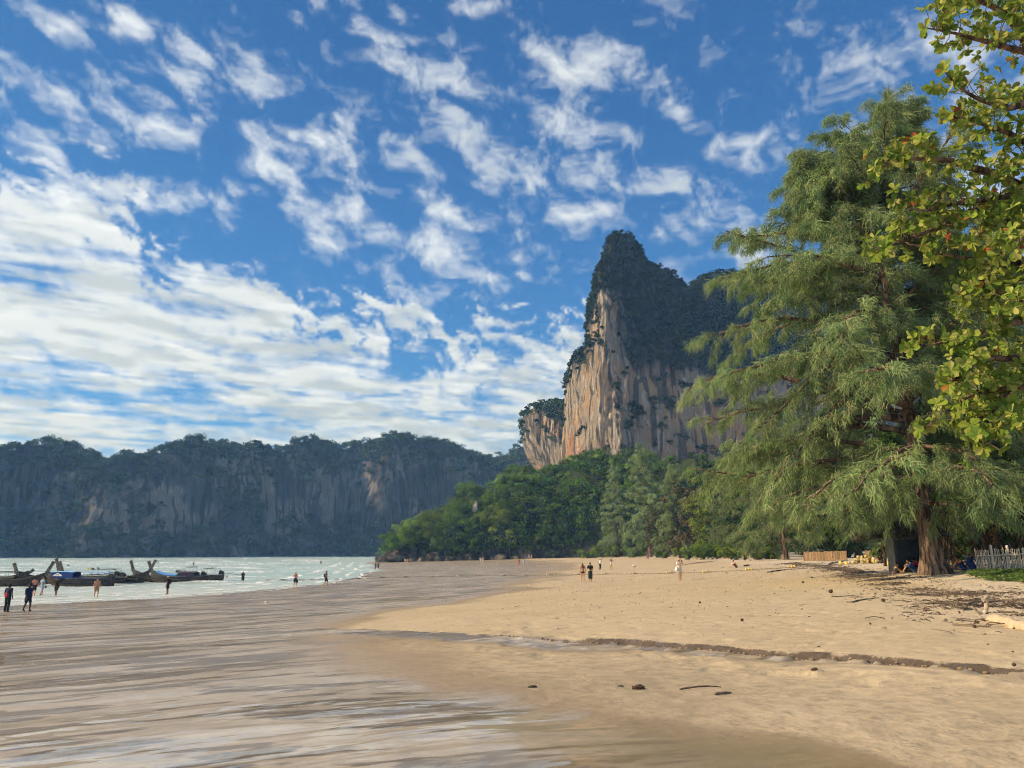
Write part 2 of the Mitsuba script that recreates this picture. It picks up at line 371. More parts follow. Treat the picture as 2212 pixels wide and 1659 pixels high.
    def dryness(p, n_, uv):
        return mikit.smoothstep(0.05, 0.7, masks(p)[3])

    damp = {'type': 'bumpmap', 'arbitrary': mikit.proc(relief, eps=4e-3), 'scale': 1.0,
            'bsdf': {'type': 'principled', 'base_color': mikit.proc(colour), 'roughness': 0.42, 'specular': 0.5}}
    dry = {'type': 'bumpmap', 'arbitrary': mikit.proc(relief, eps=4e-3), 'scale': 1.0, 'bsdf': {'type': 'diffuse', 'reflectance': mikit.proc(colour)}}
    damp = {'type': 'blendbsdf', 'weight': mikit.proc(dryness), 'a': damp, 'b': dry}
    wet = {'type': 'bumpmap', 'arbitrary': mikit.proc(film_relief, eps=5e-3), 'scale': 1.0,
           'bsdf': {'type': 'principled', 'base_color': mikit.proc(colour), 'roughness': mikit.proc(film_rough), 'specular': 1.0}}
    return {'type': 'twosided', 'bsdf': {'type': 'blendbsdf', 'weight': mikit.proc(film), 'a': damp, 'b': wet}}


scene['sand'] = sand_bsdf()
az = np.r_[np.linspace(-180, -48, 34, endpoint=False), np.linspace(-48, 48, 490), np.linspace(48, 180, 35)[1:]]
az = az[:-1]
rad = np.r_[0.3, 1.5, np.geomspace(3.2, 6, 50), np.geomspace(6, 24, 330)[1:], np.geomspace(24, 60, 90)[1:], np.geomspace(60, 420, 70)[1:], np.geomspace(420, 1500, 18)[1:]]


def land(x, y):
    z = ground_z(x, y, fine=True)
    out = smooth(380, 520, np.hypot(x, y)) * (x < 60)
    return np.where(np.hypot(x, y) > 420, z * (1 - out) + out * -6.0, z)


x, y, z = polar_sheet(az, rad, land)
v = np.stack([x, y, z], -1).reshape(-1, 3)
f = grid_faces(len(az), len(rad), wrap=True)
c0 = np.arange(len(az)) * len(rad)
v = np.vstack([v, [[0, 0, ground_z(np.zeros(1), np.zeros(1))[0]]]])
hub = len(v) - 1
f = np.vstack([f[:, [0, 2, 1]], f[:, [0, 3, 2]], np.stack([np.full(len(az), hub), np.roll(c0, -1), c0], 1)])
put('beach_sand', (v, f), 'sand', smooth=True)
tag('beach_sand', 'tan tidal beach sand, dry on the right and wet and shining on the left', kind='structure')

# ---------------------------------------------------------------- sea
def waves(x, y):
    p0 = np.stack([x, y, np.zeros_like(x)], -1)
    amp = smooth(0.05, -1.0, ground_base(x, y))
    w = F3(p0 * [0.05, 0.05, 1], 2, 60) * 6
    d = x * 0.45 - y * 0.89
    d2 = x * 0.75 - y * 0.66
    a = 0.5 + 0.5 * np.sin(d * 0.62 + w + 1.2 * np.sin(x * .07)); b = 0.5 + 0.5 * np.sin(d2 * 1.15 + 1.7 * w)
    grp = smooth(0.35, 0.65, F3(p0 * [0.035, 0.07, 1], 2, 61))
    h = 0.34 * a ** 2.6 * (0.35 + 0.65 * grp) + 0.14 * b ** 2 + 0.16 * (F3(p0 * [0.5, 0.9, 1], 4, 63) - 0.5) + 0.07 * (F3(p0 * [1.7, 2.6, 1], 2, 64) - .5)
    return (h - 0.16) * (0.10 + 0.90 * amp), a, grp


def sea_bsdf():
    def colour(p, n, uv):
        x, y, z = p.x, p.y, p.z
        g = mikit.fbm(x * 0.03, y * 0.05, 0, 3)
        base = mikit.mix((0.30, 0.43, 0.40), (0.41, 0.51, 0.47), g)
        shallow = mikit.smoothstep(140, 60, y)
        base = mikit.mix(base, mi.Color3f(0.50, 0.52, 0.42), shallow * 0.6)
        lace = mikit.fbm(x * 1.1 + 3, y * 2.2, 1.0, 4)
        foam = mikit.smoothstep(0.06, 0.17, z + (lace - 0.5) * 0.34) * mikit.smoothstep(0.40, 0.54, mikit.fbm(x * 0.10, y * 0.16, 4.0, 3) * .6 + lace * .4)
        foam = dr.maximum(foam, mikit.smoothstep(0.60, 0.68, lace) * mikit.smoothstep(130, 60, y) * 0.55)
        return mikit.mix(base, mi.Color3f(0.80, 0.82, 0.80), foam)

    def chop(p, n, uv):
        return mikit.fbm(p.x * 1.2, p.y * 2.0, 0, 4) * 0.30

    return {'type': 'twosided', 'bsdf': {'type': 'bumpmap', 'arbitrary': mikit.proc(chop, eps=2e-2), 'scale': 1.0,
                                         'bsdf': {'type': 'principled', 'base_color': mikit.proc(colour), 'roughness': 0.16, 'specular': 0.45}}}


scene['sea_water'] = sea_bsdf()
az = np.r_[np.linspace(-150, -46, 24, endpoint=False), np.linspace(-46, 6, 300), np.linspace(6, 40, 20)[1:]]
rad = np.r_[20, np.geomspace(45, 330, 220), np.geomspace(330, 1500, 30)[1:]]
x, y, z = polar_sheet(az, rad, lambda x, y: waves(x, y)[0])
sv, sf = np.stack([x, y, z], -1).reshape(-1, 3), grid_faces(len(az), len(rad))
put('sea', (sv, np.vstack([sf[:, [0, 2, 1]], sf[:, [0, 3, 2]]])), 'sea_water', smooth=True)
tag('sea', 'pale turquoise choppy sea with small white breakers', kind='structure')
# swash: a thin skin of foam left where the last wave ran out on the sand
scene['foam'] = {'type': 'twosided', 'bsdf': {'type': 'principled', 'base_color': {'type': 'rgb', 'value': [0.82, 0.83, 0.80]}, 'roughness': 0.5, 'specular': 0.3}}
sh = curve(SHORE[2:12], 700)
strips = []
for off, w, seed in ((-0.3, 0.5, 1), (1.2, 0.35, 2), (-2.6, 0.8, 3), (-6.0, 1.0, 4), (-10.5, 1.2, 5)):
    t = np.gradient(sh, axis=0); t /= np.linalg.norm(t, axis=1, keepdims=True)
    nrm = np.stack([t[:, 1], -t[:, 0]], 1)
    s = np.arange(len(sh)) * 0.55
    one = np.stack([s * 0.09, np.full_like(s, seed * 3.1), s * 0], 1)
    o = off + (F3(one, 3, seed) - 0.5) * 3.5
    wd = w * smooth(0.40, 0.58, F3(one * 3 + 5, 3, seed + 9)) * (0.6 + 0.8 * N3(one * 12))
    e = [sh + nrm * (o + sg * wd / 2)[:, None] for sg in (-1, 1)]
    e = [np.c_[p, np.maximum(ground_z(p[:, 0], p[:, 1], True), waves(p[:, 0], p[:, 1])[0]) + 0.025] for p in e]
    k = np.arange(len(sh) - 1); k = k[(wd[k] > .05) & (wd[k + 1] > .05)]
    n = len(sh)
    strips.append((np.vstack(e), np.stack([k, k + 1, k + 1 + n, k + n], 1)))
put('sea__foam', cat(strips), 'foam', kind='stuff')
# ---------------------------------------------------------------- materials of rock and plants
def rock_bsdf(far):
    def colour(p, n, uv):
        x, y, z = p.x, p.y, p.z
        wob = mikit.fbm(x * 0.06, y * 0.06, z * 0.04, 2) * 8
        s1 = mikit.fbm(x * 0.22 + wob * .16, y * 0.22, z * 0.028, 5)
        s2 = mikit.fbm(x * 0.9 + wob * .3, y * 0.9, z * 0.09, 4)
        big = mikit.fbm(x * 0.035, y * 0.035, z * 0.03, 3)
        c = mikit.mix((0.33, 0.29, 0.24), (0.44, 0.37, 0.285), s1)
        och = mikit.smoothstep(0.48, 0.66, big + (s1 - 0.5) * 0.45)
        c = mikit.mix(c, mi.Color3f(0.52, 0.33, 0.17), och * 0.75)
        red = mikit.smoothstep(0.60, 0.72, mikit.fbm(x * 0.05 + 7, y * 0.05, z * 0.035, 3) + (s2 - 0.5) * 0.3)
        c = mikit.mix(c, mi.Color3f(0.42, 0.19, 0.10), red * 0.7)
        pale = mikit.smoothstep(0.54, 0.64, s2 * 0.65 + s1 * 0.35)
        c = mikit.mix(c, mi.Color3f(0.62, 0.58, 0.52), pale * 0.8)
        dark = mikit.smoothstep(0.50, 0.585, mikit.fbm(x * 0.33 + 11 + wob * .1, y * 0.33, z * 0.022, 5))
        c = mikit.mix(c, mi.Color3f(0.07, 0.07, 0.072), dark * 0.85)
        moss = mikit.smoothstep(0.35, 0.7, n.z + (s1 - 0.5) * 0.4) * 0.9
        c = mikit.mix(c, mi.Color3f(0.06, 0.075, 0.03), moss)
        if not far:
            cover = mikit.smoothstep(105, 119, z + (big - 0.5) * 34 + dr.clip(x - 55, -30, 40) * 0.14 + (s1 - 0.5) * 20) * (1 - dr.exp(-dr.square((x - 54) / 10)) * mikit.smoothstep(156, 150, z))
            c = mikit.mix(c, mi.Color3f(0.018, 0.026, 0.013), cover * mikit.smoothstep(600, 590, y) * 0.9)
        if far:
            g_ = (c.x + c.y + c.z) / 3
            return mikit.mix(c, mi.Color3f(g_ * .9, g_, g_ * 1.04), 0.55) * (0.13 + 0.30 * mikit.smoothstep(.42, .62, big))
        return c * 0.66

    def relief(p, n, uv):
        return mikit.fbm(p.x * 1.6, p.y * 1.6, p.z * 0.14, 3) * 1.3

    return {'type': 'twosided', 'bsdf': {'type': 'bumpmap', 'arbitrary': mikit.proc(relief, eps=0.08), 'scale': 1.0, 'bsdf': {'type': 'diffuse', 'reflectance': mikit.proc(colour)}}}


scene['limestone'] = rock_bsdf(False)
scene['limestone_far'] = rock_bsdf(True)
VC = {'type': 'mesh_attribute', 'name': 'vertex_color'}
scene['leaf'] = {'type': 'principledthin', 'base_color': VC, 'roughness': 0.7, 'diff_trans': 0.7, 'spec_trans': 0.0, 'eta': 1.12}
scene['leaf_glossy'] = {'type': 'principledthin', 'base_color': VC, 'roughness': 0.30, 'diff_trans': 0.75, 'spec_trans': 0.0, 'eta': 1.5}


def bark_bsdf(a, b):
    def colour(p, n, uv):
        s = mikit.fbm(p.x * 9, p.y * 9, p.z * 1.3, 4)
        return mikit.mix(a, b, mikit.smoothstep(0.3, 0.7, s))

    def relief(p, n, uv):
        return mikit.fbm(p.x * 14, p.y * 14, p.z * 1.6, 3) * 0.05
    return {'type': 'twosided', 'bsdf': {'type': 'bumpmap', 'arbitrary': mikit.proc(relief, eps=5e-3), 'scale': 1.0, 'bsdf': {'type': 'diffuse', 'reflectance': mikit.proc(colour)}}}


scene['bark'] = bark_bsdf((0.055, 0.037, 0.027), (0.25, 0.185, 0.14))
scene['bark_dark'] = bark_bsdf((0.03, 0.022, 0.016), (0.09, 0.065, 0.048))


# ---------------------------------------------------------------- leaf clouds
def unit(n, r):
    v = r.normal(size=(n, 3)); return v / np.linalg.norm(v, axis=1, keepdims=True)


def leaf_tris(c, nrm, size, col, r, aspect=0.62):
    """One small triangle or two per point, turned to the given normals."""
    n = len(c)
    a = np.cross(nrm, unit(n, r)); a /= np.linalg.norm(a, axis=1, keepdims=True) + 1e-9
    b = np.cross(nrm, a)
    s = np.broadcast_to(size, n)[:, None]
    v = np.stack([c + a * s, c - a * s * .45 + b * s * aspect, c - a * s * .45 - b * s * aspect], 1).reshape(-1, 3)
    return v, np.arange(3 * n).reshape(-1, 3), np.repeat(np.clip(col, 0.004, 0.9), 3, axis=0)


def crowns(cs, rs, k, size, cols, r, lumps=7, squash=0.8, low=-0.35):
    """Leaf points of many crowns at once: cs (n,3), rs (n,), k leaves each, cols (n,3)."""
    n = len(cs)
    lc = unit(n * lumps, r).reshape(n, lumps, 3); lc[..., 2] = np.where(lc[..., 2] < low, -lc[..., 2], lc[..., 2])
    lc = lc * (0.50 + 0.25 * r.random((n, lumps, 1))) * np.array([1, 1, squash])
    lr = 0.34 + 0.22 * r.random((n, lumps))
    pick = r.integers(0, lumps, (n, k))
    u = unit(n * k, r).reshape(n, k, 3)
    u[..., 2] = np.where((u[..., 2] < 0) & (r.random((n, k)) < 0.6), -u[..., 2], u[..., 2])
    i = np.arange(n)[:, None]
    off = lc[i, pick] + u * (lr[i, pick] * (0.72 + 0.36 * r.random((n, k))))[..., None] * np.array([1, 1, squash])
    p = (cs[:, None] + off * rs[:, None, None]).reshape(-1, 3)
    nr = u.reshape(-1, 3) * 0.9 + unit(n * k, r) * 0.55 + np.array([0, 0, 0.35]); nr /= np.linalg.norm(nr, axis=1, keepdims=True)
    lump_tone = 0.82 + 0.36 * r.random((n, lumps))
    col = (cols[:, None] * lump_tone[i, pick][..., None]).reshape(-1, 3) * (0.75 + 0.5 * r.random((n * k, 1)))
    return p, nr, size * (0.7 + 0.6 * r.random(n * k)), col


GREENS = np.array([1.0, 1.25, 0.95]) * np.array([(0.085, 0.130, 0.028), (0.065, 0.110, 0.026), (0.110, 0.150, 0.035), (0.050, 0.090, 0.025), (0.100, 0.120, 0.040), (0.140, 0.175, 0.040)])


def greens(n, r, gain=1.0):
    return GREENS[r.integers(0, len(GREENS), n)] * (0.8 + 0.4 * r.random((n, 1))) * gain


def mesh_points(v, f, n, r, ok):
    """n random points on the triangles of a quad mesh for which ok(centres, normals) holds."""
    t = np.vstack([f[:, [0, 1, 2]], f[:, [0, 2, 3]]]) if f.shape[1] == 4 else f
    a, b, c = v[t[:, 0]], v[t[:, 1]], v[t[:, 2]]
    cr = np.cross(b - a, c - a); ar = np.linalg.norm(cr, axis=1) / 2; nm = cr / (2 * ar[:, None] + 1e-12)
    w = ar * ok((a + b + c) / 3, nm)
    k = r.choice(len(t), n, p=w / w.sum())
    s, q = r.random((2, n, 1)); m = (s + q) > 1
    s, q = np.where(m, 1 - s, s), np.where(m, 1 - q, q)
    return a[k] + (b[k] - a[k]) * s + (c[k] - a[k]) * q, nm[k]


# ---------------------------------------------------------------- the great limestone tower
def loft(levels, nu, nv, back=90.0, zmin=-2.0):
    """A body through plan outlines given as (Y in the photograph, depth of that level, [(X, depth), ...] along the visible side)."""
    rows, zs = [], []
    for Y, dref, pts in levels:
        P = np.array([at(X, Y, d) for X, d in pts])
        zs.append(at(1300, Y, dref if Y > 800 else np.mean([q[1] for q in pts[1:4]]))[2])
        P = P[:, :2]
        deep = P[:, 1].max() + back * (0.25 + 0.75 * (len(rows) < len(levels) - 3))
        ring = np.vstack([P, [[P[-1, 0] * .96, deep]], [[P[0, 0] * 1.02, deep]]])
        rows.append(ring)
    rows, zs = np.array(rows), np.array(zs)
    zs[0] = zmin
    o = np.argsort(zs)
    zv = np.r_[np.linspace(zs.min(), zs.max(), nv)]
    from scipy.interpolate import PchipInterpolator
    R = PchipInterpolator(zs[o], rows[o], axis=0)(zv)          # nv, k, 2
    out = np.zeros((nu, nv, 3))
    k = rows.shape[1]
    for j in range(nv):
        ring = np.vstack([R[j], R[j][:1]])
        s = np.r_[0, np.cumsum(np.linalg.norm(np.diff(ring, axis=0), axis=1))]
        nf = int(nu * 0.80)                                     # most of the columns on the side that is seen
        t = np.r_[np.linspace(0, s[k - 3 + 0], nf, endpoint=False), np.linspace(s[k - 3], s[-1], nu - nf, endpoint=False)]
        out[:, j, 0], out[:, j, 1] = np.interp(t, s, ring[:, 0]), np.interp(t, s, ring[:, 1])
        out[:, j, 2] = zv[j]
    # round the corners a little
    from scipy.ndimage import gaussian_filter1d
    out[..., 0], out[..., 1] = gaussian_filter1d(out[..., 0], nu / 70, axis=0, mode='wrap'), gaussian_filter1d(out[..., 1], nu / 70, axis=0, mode='wrap')
    return out


def weather(g, amp, seed, flute=1.0, zsoft=0.06):
    """Push a lofted grid in and out: bulges, flutes, overhangs."""
    du = np.roll(g, -1, 0) - np.roll(g, 1, 0)
    nrm = np.stack([du[..., 1], -du[..., 0], np.zeros(du.shape[:2])], -1); nrm /= np.linalg.norm(nrm, axis=-1, keepdims=True) + 1e-9
    p = g * 1.0
    wob = F3(p * [0.03, 0.03, 0.03], 2, seed + 3)[..., None] * 1.2
    big = F3(p * [0.035, 0.035, 0.022] + wob, 3, seed) - 0.5
    mid = F3(p * [0.13, 0.13, 0.020] + wob * 2, 3, seed + 1) - 0.5
    fl = np.abs(F3(p * [0.22, 0.22, 0.024] + wob * 3, 4, seed + 2) - 0.5) * 2
    ledge = F3(p * [0.05, 0.05, 0.16], 3, seed + 4) - 0.5
    fine = F3(p * [0.8, 0.8, 0.10], 2, seed + 5) - 0.5
    d = amp * (1.9 * big + 1.0 * mid + 0.55 * ledge) + flute * (2.3 * (fl - 0.4) + 0.9 * fine)
    return g + nrm * d[..., None], nrm


def close_top(v, nu, nv):
    """Quads of the loft plus a cap."""
    f = grid_faces(nu, nv, wrap=True)
    top = v.reshape(nu, nv, 3)[:, -1].mean(0)
    v = np.vstack([v, top[None] + [0, 0, 2.0]])
    i = np.arange(nu)
    cap = np.stack([i * nv + nv - 1, ((i + 1) % nu) * nv + nv - 1, np.full(nu, len(v) - 1)], 1)
    return v, np.vstack([f[:, [0, 1, 2]], f[:, [0, 2, 3]], cap])


def forest(key, parent, pts, nrm, rs, k, size, r, gain=1.0, lift=0.35, lumps=6):
    n = len(pts)
    cols = greens(n, r, gain) * r.uniform(.55, 1.5, (n, 1))
    p, nr, s, c = crowns(pts + np.array([0, 0, 1.0]) * (rs * lift)[:, None], rs, k, size, cols, r, lumps=lumps)
    return put(key, leaf_tris(p, nr, s, c, r)[:2], 'leaf', parent, color=leaf_tris(p, nr, s, c, np.random.default_rng(1))[2], kind='stuff')


r = np.random.default_rng(11)
D = 420
tower = [(1230, D, [(1214, 455), (1262, 425), (1348, 396), (1400, 404), (1500, 414), (1640, 425), (1950, 452)]),
         (1010, D, [(1218, 455), (1262, 425), (1345, 397), (1395, 404), (1495, 414), (1640, 425), (1950, 452)]),
         (900, D, [(1222, 452), (1262, 426), (1328, 399), (1385, 407), (1495, 416), (1640, 427), (1950, 454)]),
         (800, D, [(1223, 450), (1260, 427), (1308, 402), (1370, 410), (1480, 420), (1640, 432), (1950, 456)]),
         (755, D, [(1228, 450), (1262, 428), (1305, 404), (1365, 413), (1472, 424), (1640, 436), (1900, 458)]),
         (715, D, [(1266, 448), (1280, 430), (1302, 406), (1360, 418), (1462, 430), (1600, 444), (1760, 462)]),
         (650, D, [(1286, 446), (1289, 432), (1301, 410), (1355, 424), (1455, 438), (1540, 450), (1640, 464)]),
         (605, D, [(1286, 444), (1288, 434), (1300, 415), (1350, 428), (1450, 440), (1490, 450), (1502, 460)]),
         (585, D, [(1290, 445), (1292, 436), (1303, 418), (1350, 430), (1436, 442), (1464, 450), (1474, 460)]),
         (568, D, [(1302, 446), (1304, 438), (1312, 424), (1350, 432), (1430, 442), (1452, 450), (1460, 458)]),
         (556, D, [(1307, 446), (1309, 439), (1316, 427), (1350, 434), (1388, 442), (1396, 450), (1400, 458)]),
         (535, D, [(1310, 446), (1312, 440), (1320, 431), (1350, 438), (1376, 443), (1386, 450), (1389, 456)]),
         (518, D, [(1313, 446), (1315, 442), (1323, 434), (1345, 440), (1366, 444), (1374, 448), (1377, 452)]),
         (506, D, [(1328, 446), (1330, 443), (1335, 440), (1346, 441), (1356, 444), (1362, 447), (1364, 450)])]
nu, nv = 390, 215
g = loft(tower, nu, nv)
g2, _ = weather(g, 3.6, 100, 1.55)
fade = smooth(12, 30, g[..., 2].max() - g[..., 2])[..., None] * .8 + .2
g2 = g * (1 - fade) + g2 * fade
tv, tf = close_top(g2.reshape(-1, 3), nu, nv)
put('limestone_tower', (tv, tf), 'limestone', smooth=True)
tag('limestone_tower', 'tall limestone tower, tan and orange streaked walls under a dark forested top', 'cliff', kind='structure')


def tower_green(c, n):
    """Where plants hold on the tower."""
    bear = F3(c * 0.05, 3, 77) + (F3(c * 0.16, 2, 78) - 0.5) * 0.4
    top = smooth(107, 121, c[:, 2] + (bear - 0.5) * 34 + np.clip(c[:, 0] - 55, -30, 40) * 0.14)
    flat = smooth(0.25, 0.6, n[:, 2])
    rib = smooth(13, 6, np.abs(c[:, 0] - 54 - (c[:, 2] - 110) * -0.02)) * (c[:, 2] < 152) * (c[:, 2] > 60)
    clump = smooth(0.58, 0.66, bear) * 0.25
    foot = smooth(22, 12, c[:, 2]) * 0.6
    leftface = (c[:, 0] < 50) & (c[:, 2] < 104)
    return np.clip(np.maximum(np.maximum(top, flat), np.maximum(clump * 0.45, foot)) * (1 - 0.93 * rib) * np.where(leftface, 0.12, 1), 0.0, 1) * (c[:, 1] < 500) + (flat > .5) * .5


pts, nm = mesh_points(tv, tf, 4200, r, tower_green)
rs = r.uniform(1.0, 3.6, len(pts)) * np.where(pts[:, 2] > 150, .8, 1)
forest('forest', 'limestone_tower', pts + nm * 0.8, nm, rs, 50, 0.82, r, 0.22)

shoulder = [(1230, 470, [(1440, 470), (1520, 462), (1650, 455), (1900, 450), (2200, 450), (2600, 470)]),
            (900, 470, [(1440, 470), (1520, 464), (1650, 458), (1900, 455), (2200, 456), (2600, 475)]),
            (760, 470, [(1440, 474), (1520, 470), (1650, 466), (1900, 465), (2200, 466), (2600, 485)]),
            (655, 470, [(1450, 482), (1520, 478), (1650, 478), (1900, 478), (2200, 480), (2600, 495)]),
            (612, 470, [(1490, 492), (1540, 488), (1640, 488), (1900, 490), (2200, 492), (2500, 505)]),
            (594, 470, [(1535, 500), (1555, 497), (1600, 498), (1900, 500), (2150, 505), (2400, 515)])]
g = loft(shoulder, 240, 100)
g2, _ = weather(g, 4.5, 200, 0.6)
sv_, sf_ = close_top(g2.reshape(-1, 3), 240, 100)
put('limestone_shoulder', (sv_, sf_), 'limestone', smooth=True)
tag('limestone_shoulder', 'dark forested limestone ridge to the right of the tower', 'cliff', kind='structure')
pts, nm = mesh_points(sv_, sf_, 2200, r, lambda c, n: ((c[:, 2] > 60) & (c[:, 1] < 540)) * (0.25 + smooth(100, 130, c[:, 2]) + n[:, 2].clip(0)) * (1 + 5 * smooth(190, 130, c[:, 0])))
forest('forest', 'limestone_shoulder', pts + nm, nm, r.uniform(2.0, 4.2, len(pts)), 52, 0.95, r, 0.2)

stack = [(1230, 540, [(1170, 570), (1185, 545), (1215, 535), (1240, 540), (1280, 560)]),
         (1005, 540, [(1166, 570), (1180, 545), (1212, 535), (1240, 540), (1280, 560)]),
         (960, 540, [(1142, 570), (1165, 545), (1210, 535), (1240, 540), (1280, 560)]),
         (925, 540, [(1130, 570), (1152, 545), (1208, 536), (1240, 540), (1280, 560)]),
         (896, 540, [(1129, 570), (1148, 546), (1205, 537), (1240, 542), (1280, 560)]),
         (876, 540, [(1138, 568), (1152, 552), (1205, 545), (1240, 550), (1275, 562)]),
         (862, 540, [(1160, 570), (1170, 562), (1205, 556), (1235, 560), (1260, 566)])]
g = loft(stack, 180, 110, back=70)
g2, _ = weather(g, 2.4, 300, 1.3)
kv, kf = close_top(g2.reshape(-1, 3), 180, 110)
put('limestone_stack', (kv, kf), 'limestone', smooth=True)
tag('limestone_stack', 'smaller overhanging limestone stack just left of the tower', 'cliff', kind='structure')
pts, nm = mesh_points(kv, kf, 420, r, lambda c, n: (c[:, 1] < 620) * (smooth(88, 98, c[:, 2] + (F3(c * .08, 2, 4) - .5) * 30) + .12 * smooth(.55, .65, F3(c * .07, 3, 5)) + smooth(25, 15, c[:, 2])))
forest('forest', 'limestone_stack', pts + nm, nm, r.uniform(1.8, 3.8, len(pts)), 110, 0.7, r, 0.5)

# ---------------------------------------------------------------- the far cliffs across the bay
SKYLINE = np.array([(-260, 965), (-120, 950), (-50, 975), (0, 967), (24, 965), (44, 959), (71, 951), (87, 963), (119, 949), (151, 951), (179, 969), (210, 977), (238, 997), (254, 997), (278, 977), (317, 975), (333, 981),
                    (357, 961), (397, 945), (428, 941), (468, 949), (508, 955), (528, 963), (544, 953), (575, 953), (595, 963), (627, 967), (651, 947), (675, 943), (706, 953), (746, 963), (774, 949), (813, 951),
                    (833, 939), (865, 932), (890, 941), (903, 951), (927, 945), (969, 953), (990, 964), (1017, 974), (1035, 979), (1060, 990), (1120, 1010), (1200, 1030)], float)


def wall(xs, front, crest_z, crest_back, rock_frac, nv, seed, amp, foot=26.0, setback=None):
    """A cliff line: a forested foot, a fluted wall, a rounded wooded top."""
    n = len(xs); g = np.zeros((n, nv, 3))
    prof_v = np.linspace(0, 1, nv)
    cb = crest_back
    for i, x in enumerate(xs):
        zt, y0, rf = crest_z[i], front[i], rock_frac[i]
        py = np.array([y0 - foot, y0 - foot * .45, y0 - 3, y0, y0 + 4, y0 + 10, y0 + cb * .45, y0 + cb, y0 + cb * 1.6, y0 + cb * 2.5])
        pz = np.array([-3, zt * .10, zt * .20, zt * .30, zt * rf * .8, zt * rf, zt * (rf + (1 - rf) * .72), zt, zt * .93, zt * .4])
        s = np.r_[0, np.cumsum(np.hypot(np.diff(py), np.diff(pz)))]
        t = prof_v * s[-1]
        g[i, :, 0], g[i, :, 1], g[i, :, 2] = x, np.interp(t, s, py), np.interp(t, s, pz)
    p = g
    wob = F3(p * 0.012, 2, seed + 3)[..., None] * 1.5
    big = F3(p * [0.020, 0.02, 0.010] + wob, 3, seed) - 0.5
    mid = F3(p * [0.07, 0.07, 0.014] + wob, 3, seed + 1) - 0.5
    fl = np.abs(F3(p * [0.20, 0.2, 0.012] + wob, 3, seed + 2) - 0.5) * 2 - 0.4
    led = F3(p * [0.03, 0.03, 0.09], 3, seed + 4) - 0.5
    low = smooth(0.02, 0.2, p[..., 2] / crest_z[:, None])
    g[..., 1] += amp * (2.6 * big + 1.1 * mid + 0.35 * fl + 0.5 * led) * low
    g[..., 0] += amp * 0.4 * mid * low
    return g


xs = np.linspace(-560, 95, 500)


def on_line(X, Y, y0, k, x0):
    d = ray(X, Y); return at(X, Y, (y0 - k * x0) / (1 - k * d[0]))


front = 718 + 0.75 * (xs + 220) + 40 * (F3(np.stack([xs * 0.011, xs * 0, xs * 0], 1), 3, 91) - 0.5) * 2 - 30 * np.exp(-((xs + 325) / 45) ** 2) + 28 * np.exp(-((xs + 385) / 30) ** 2) + 25 * np.exp(-((xs + 215) / 22) ** 2) \
    - 22 * np.exp(-((xs + 115) / 40) ** 2) + 30 * np.exp(-((xs + 168) / 16) ** 2)
yc = front + 48
Xs = CX + FOCAL * xs / yc * 0.9927
sheen_or_skyline = np.array([at(X_, Y_, y_)[2] for X_, Y_, y_ in zip(Xs, np.interp(Xs, SKYLINE[:, 0], SKYLINE[:, 1]), yc)]) - 4.5
rf = 0.50 + 0.42 * F3(np.stack([xs * 0.022, xs * 0, xs * 0], 1), 3, 92)
g = wall(xs, front, sheen_or_skyline, 48, rf, 115, 400, 11.0)
fv, ff = g.reshape(-1, 3), grid_faces(500, 115)
ff = np.vstack([ff[:, [0, 1, 2]], ff[:, [0, 2, 3]]])
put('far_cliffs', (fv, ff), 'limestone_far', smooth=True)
tag('far_cliffs', 'long hazy wall of forested limestone cliffs across the bay', 'cliff', kind='structure')


def far_green(c, n):
    h = c[:, 2] / np.interp(c[:, 0], xs, sheen_or_skyline)
    a = smooth(0.62, 0.82, h + (F3(c * 0.02, 3, 95) - 0.5) * 0.5)
    b = smooth(0.30, 0.14, h + (F3(c * 0.018, 3, 96) - 0.5) * 0.25)
    rib = smooth(0.50, 0.62, F3(c * [0.016, 0.016, 0.007], 3, 97))
    return np.maximum(np.maximum(a, b), rib * 0.8) * (c[:, 1] < np.interp(c[:, 0], xs, front) + 90)


pts, nm = mesh_points(fv, ff, 3800, r, far_green)
forest('forest', 'far_cliffs', pts + np.array([0, -1.5, 1.0]), nm, r.uniform(2.6, 6.2, len(pts)), 52, 1.25, r, 0.33, lumps=6)

# lower wooded hill that closes the bay on the right, behind the headland
xs2 = np.linspace(-60, 190, 200)
far2 = np.array([at(X, Y, 900) for X, Y in ((980, 1010), (1040, 985), (1073, 974), (1101, 972), (1118, 956), (1142, 953), (1180, 940), (1230, 920), (1300, 940))])
sheen_or_skyline2 = np.interp(xs2, far2[:, 0], far2[:, 2]) - 5
g = wall(xs2, np.full(200, 850.0), sheen_or_skyline2, 60, np.full(200, 0.35), 70, 500, 8.0, foot=60)
hv, hf = g.reshape(-1, 3), grid_faces(200, 70)
hf = np.vstack([hf[:, [0, 1, 2]], hf[:, [0, 2, 3]]])
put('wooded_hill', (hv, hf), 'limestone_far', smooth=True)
tag('wooded_hill', 'far wooded hill between the cliffs and the stack', 'hill', kind='structure')
pts, nm = mesh_points(hv, hf, 900, r, lambda c, n: (c[:, 1] < 960) * 1.0)
forest('forest', 'wooded_hill', pts + np.array([0, -1.5, 1.0]), nm, r.uniform(3, 6.5, len(pts)), 70, 1.3, r, 0.5)
# ---------------------------------------------------------------- trees
BARK_TUBES = {}


def limb_path(p0, d0, length, n, droop, r, wander=0.12):
    d = np.array(d0, float); d /= np.linalg.norm(d); p = [np.array(p0, float)]
    for k in range(n):
        d = d + np.array([0, 0, -droop / n]) + r.normal(size=3) * wander / math.sqrt(n); d /= np.linalg.norm(d)
        p.append(p[-1] + d * length / n)
    return np.array(p)


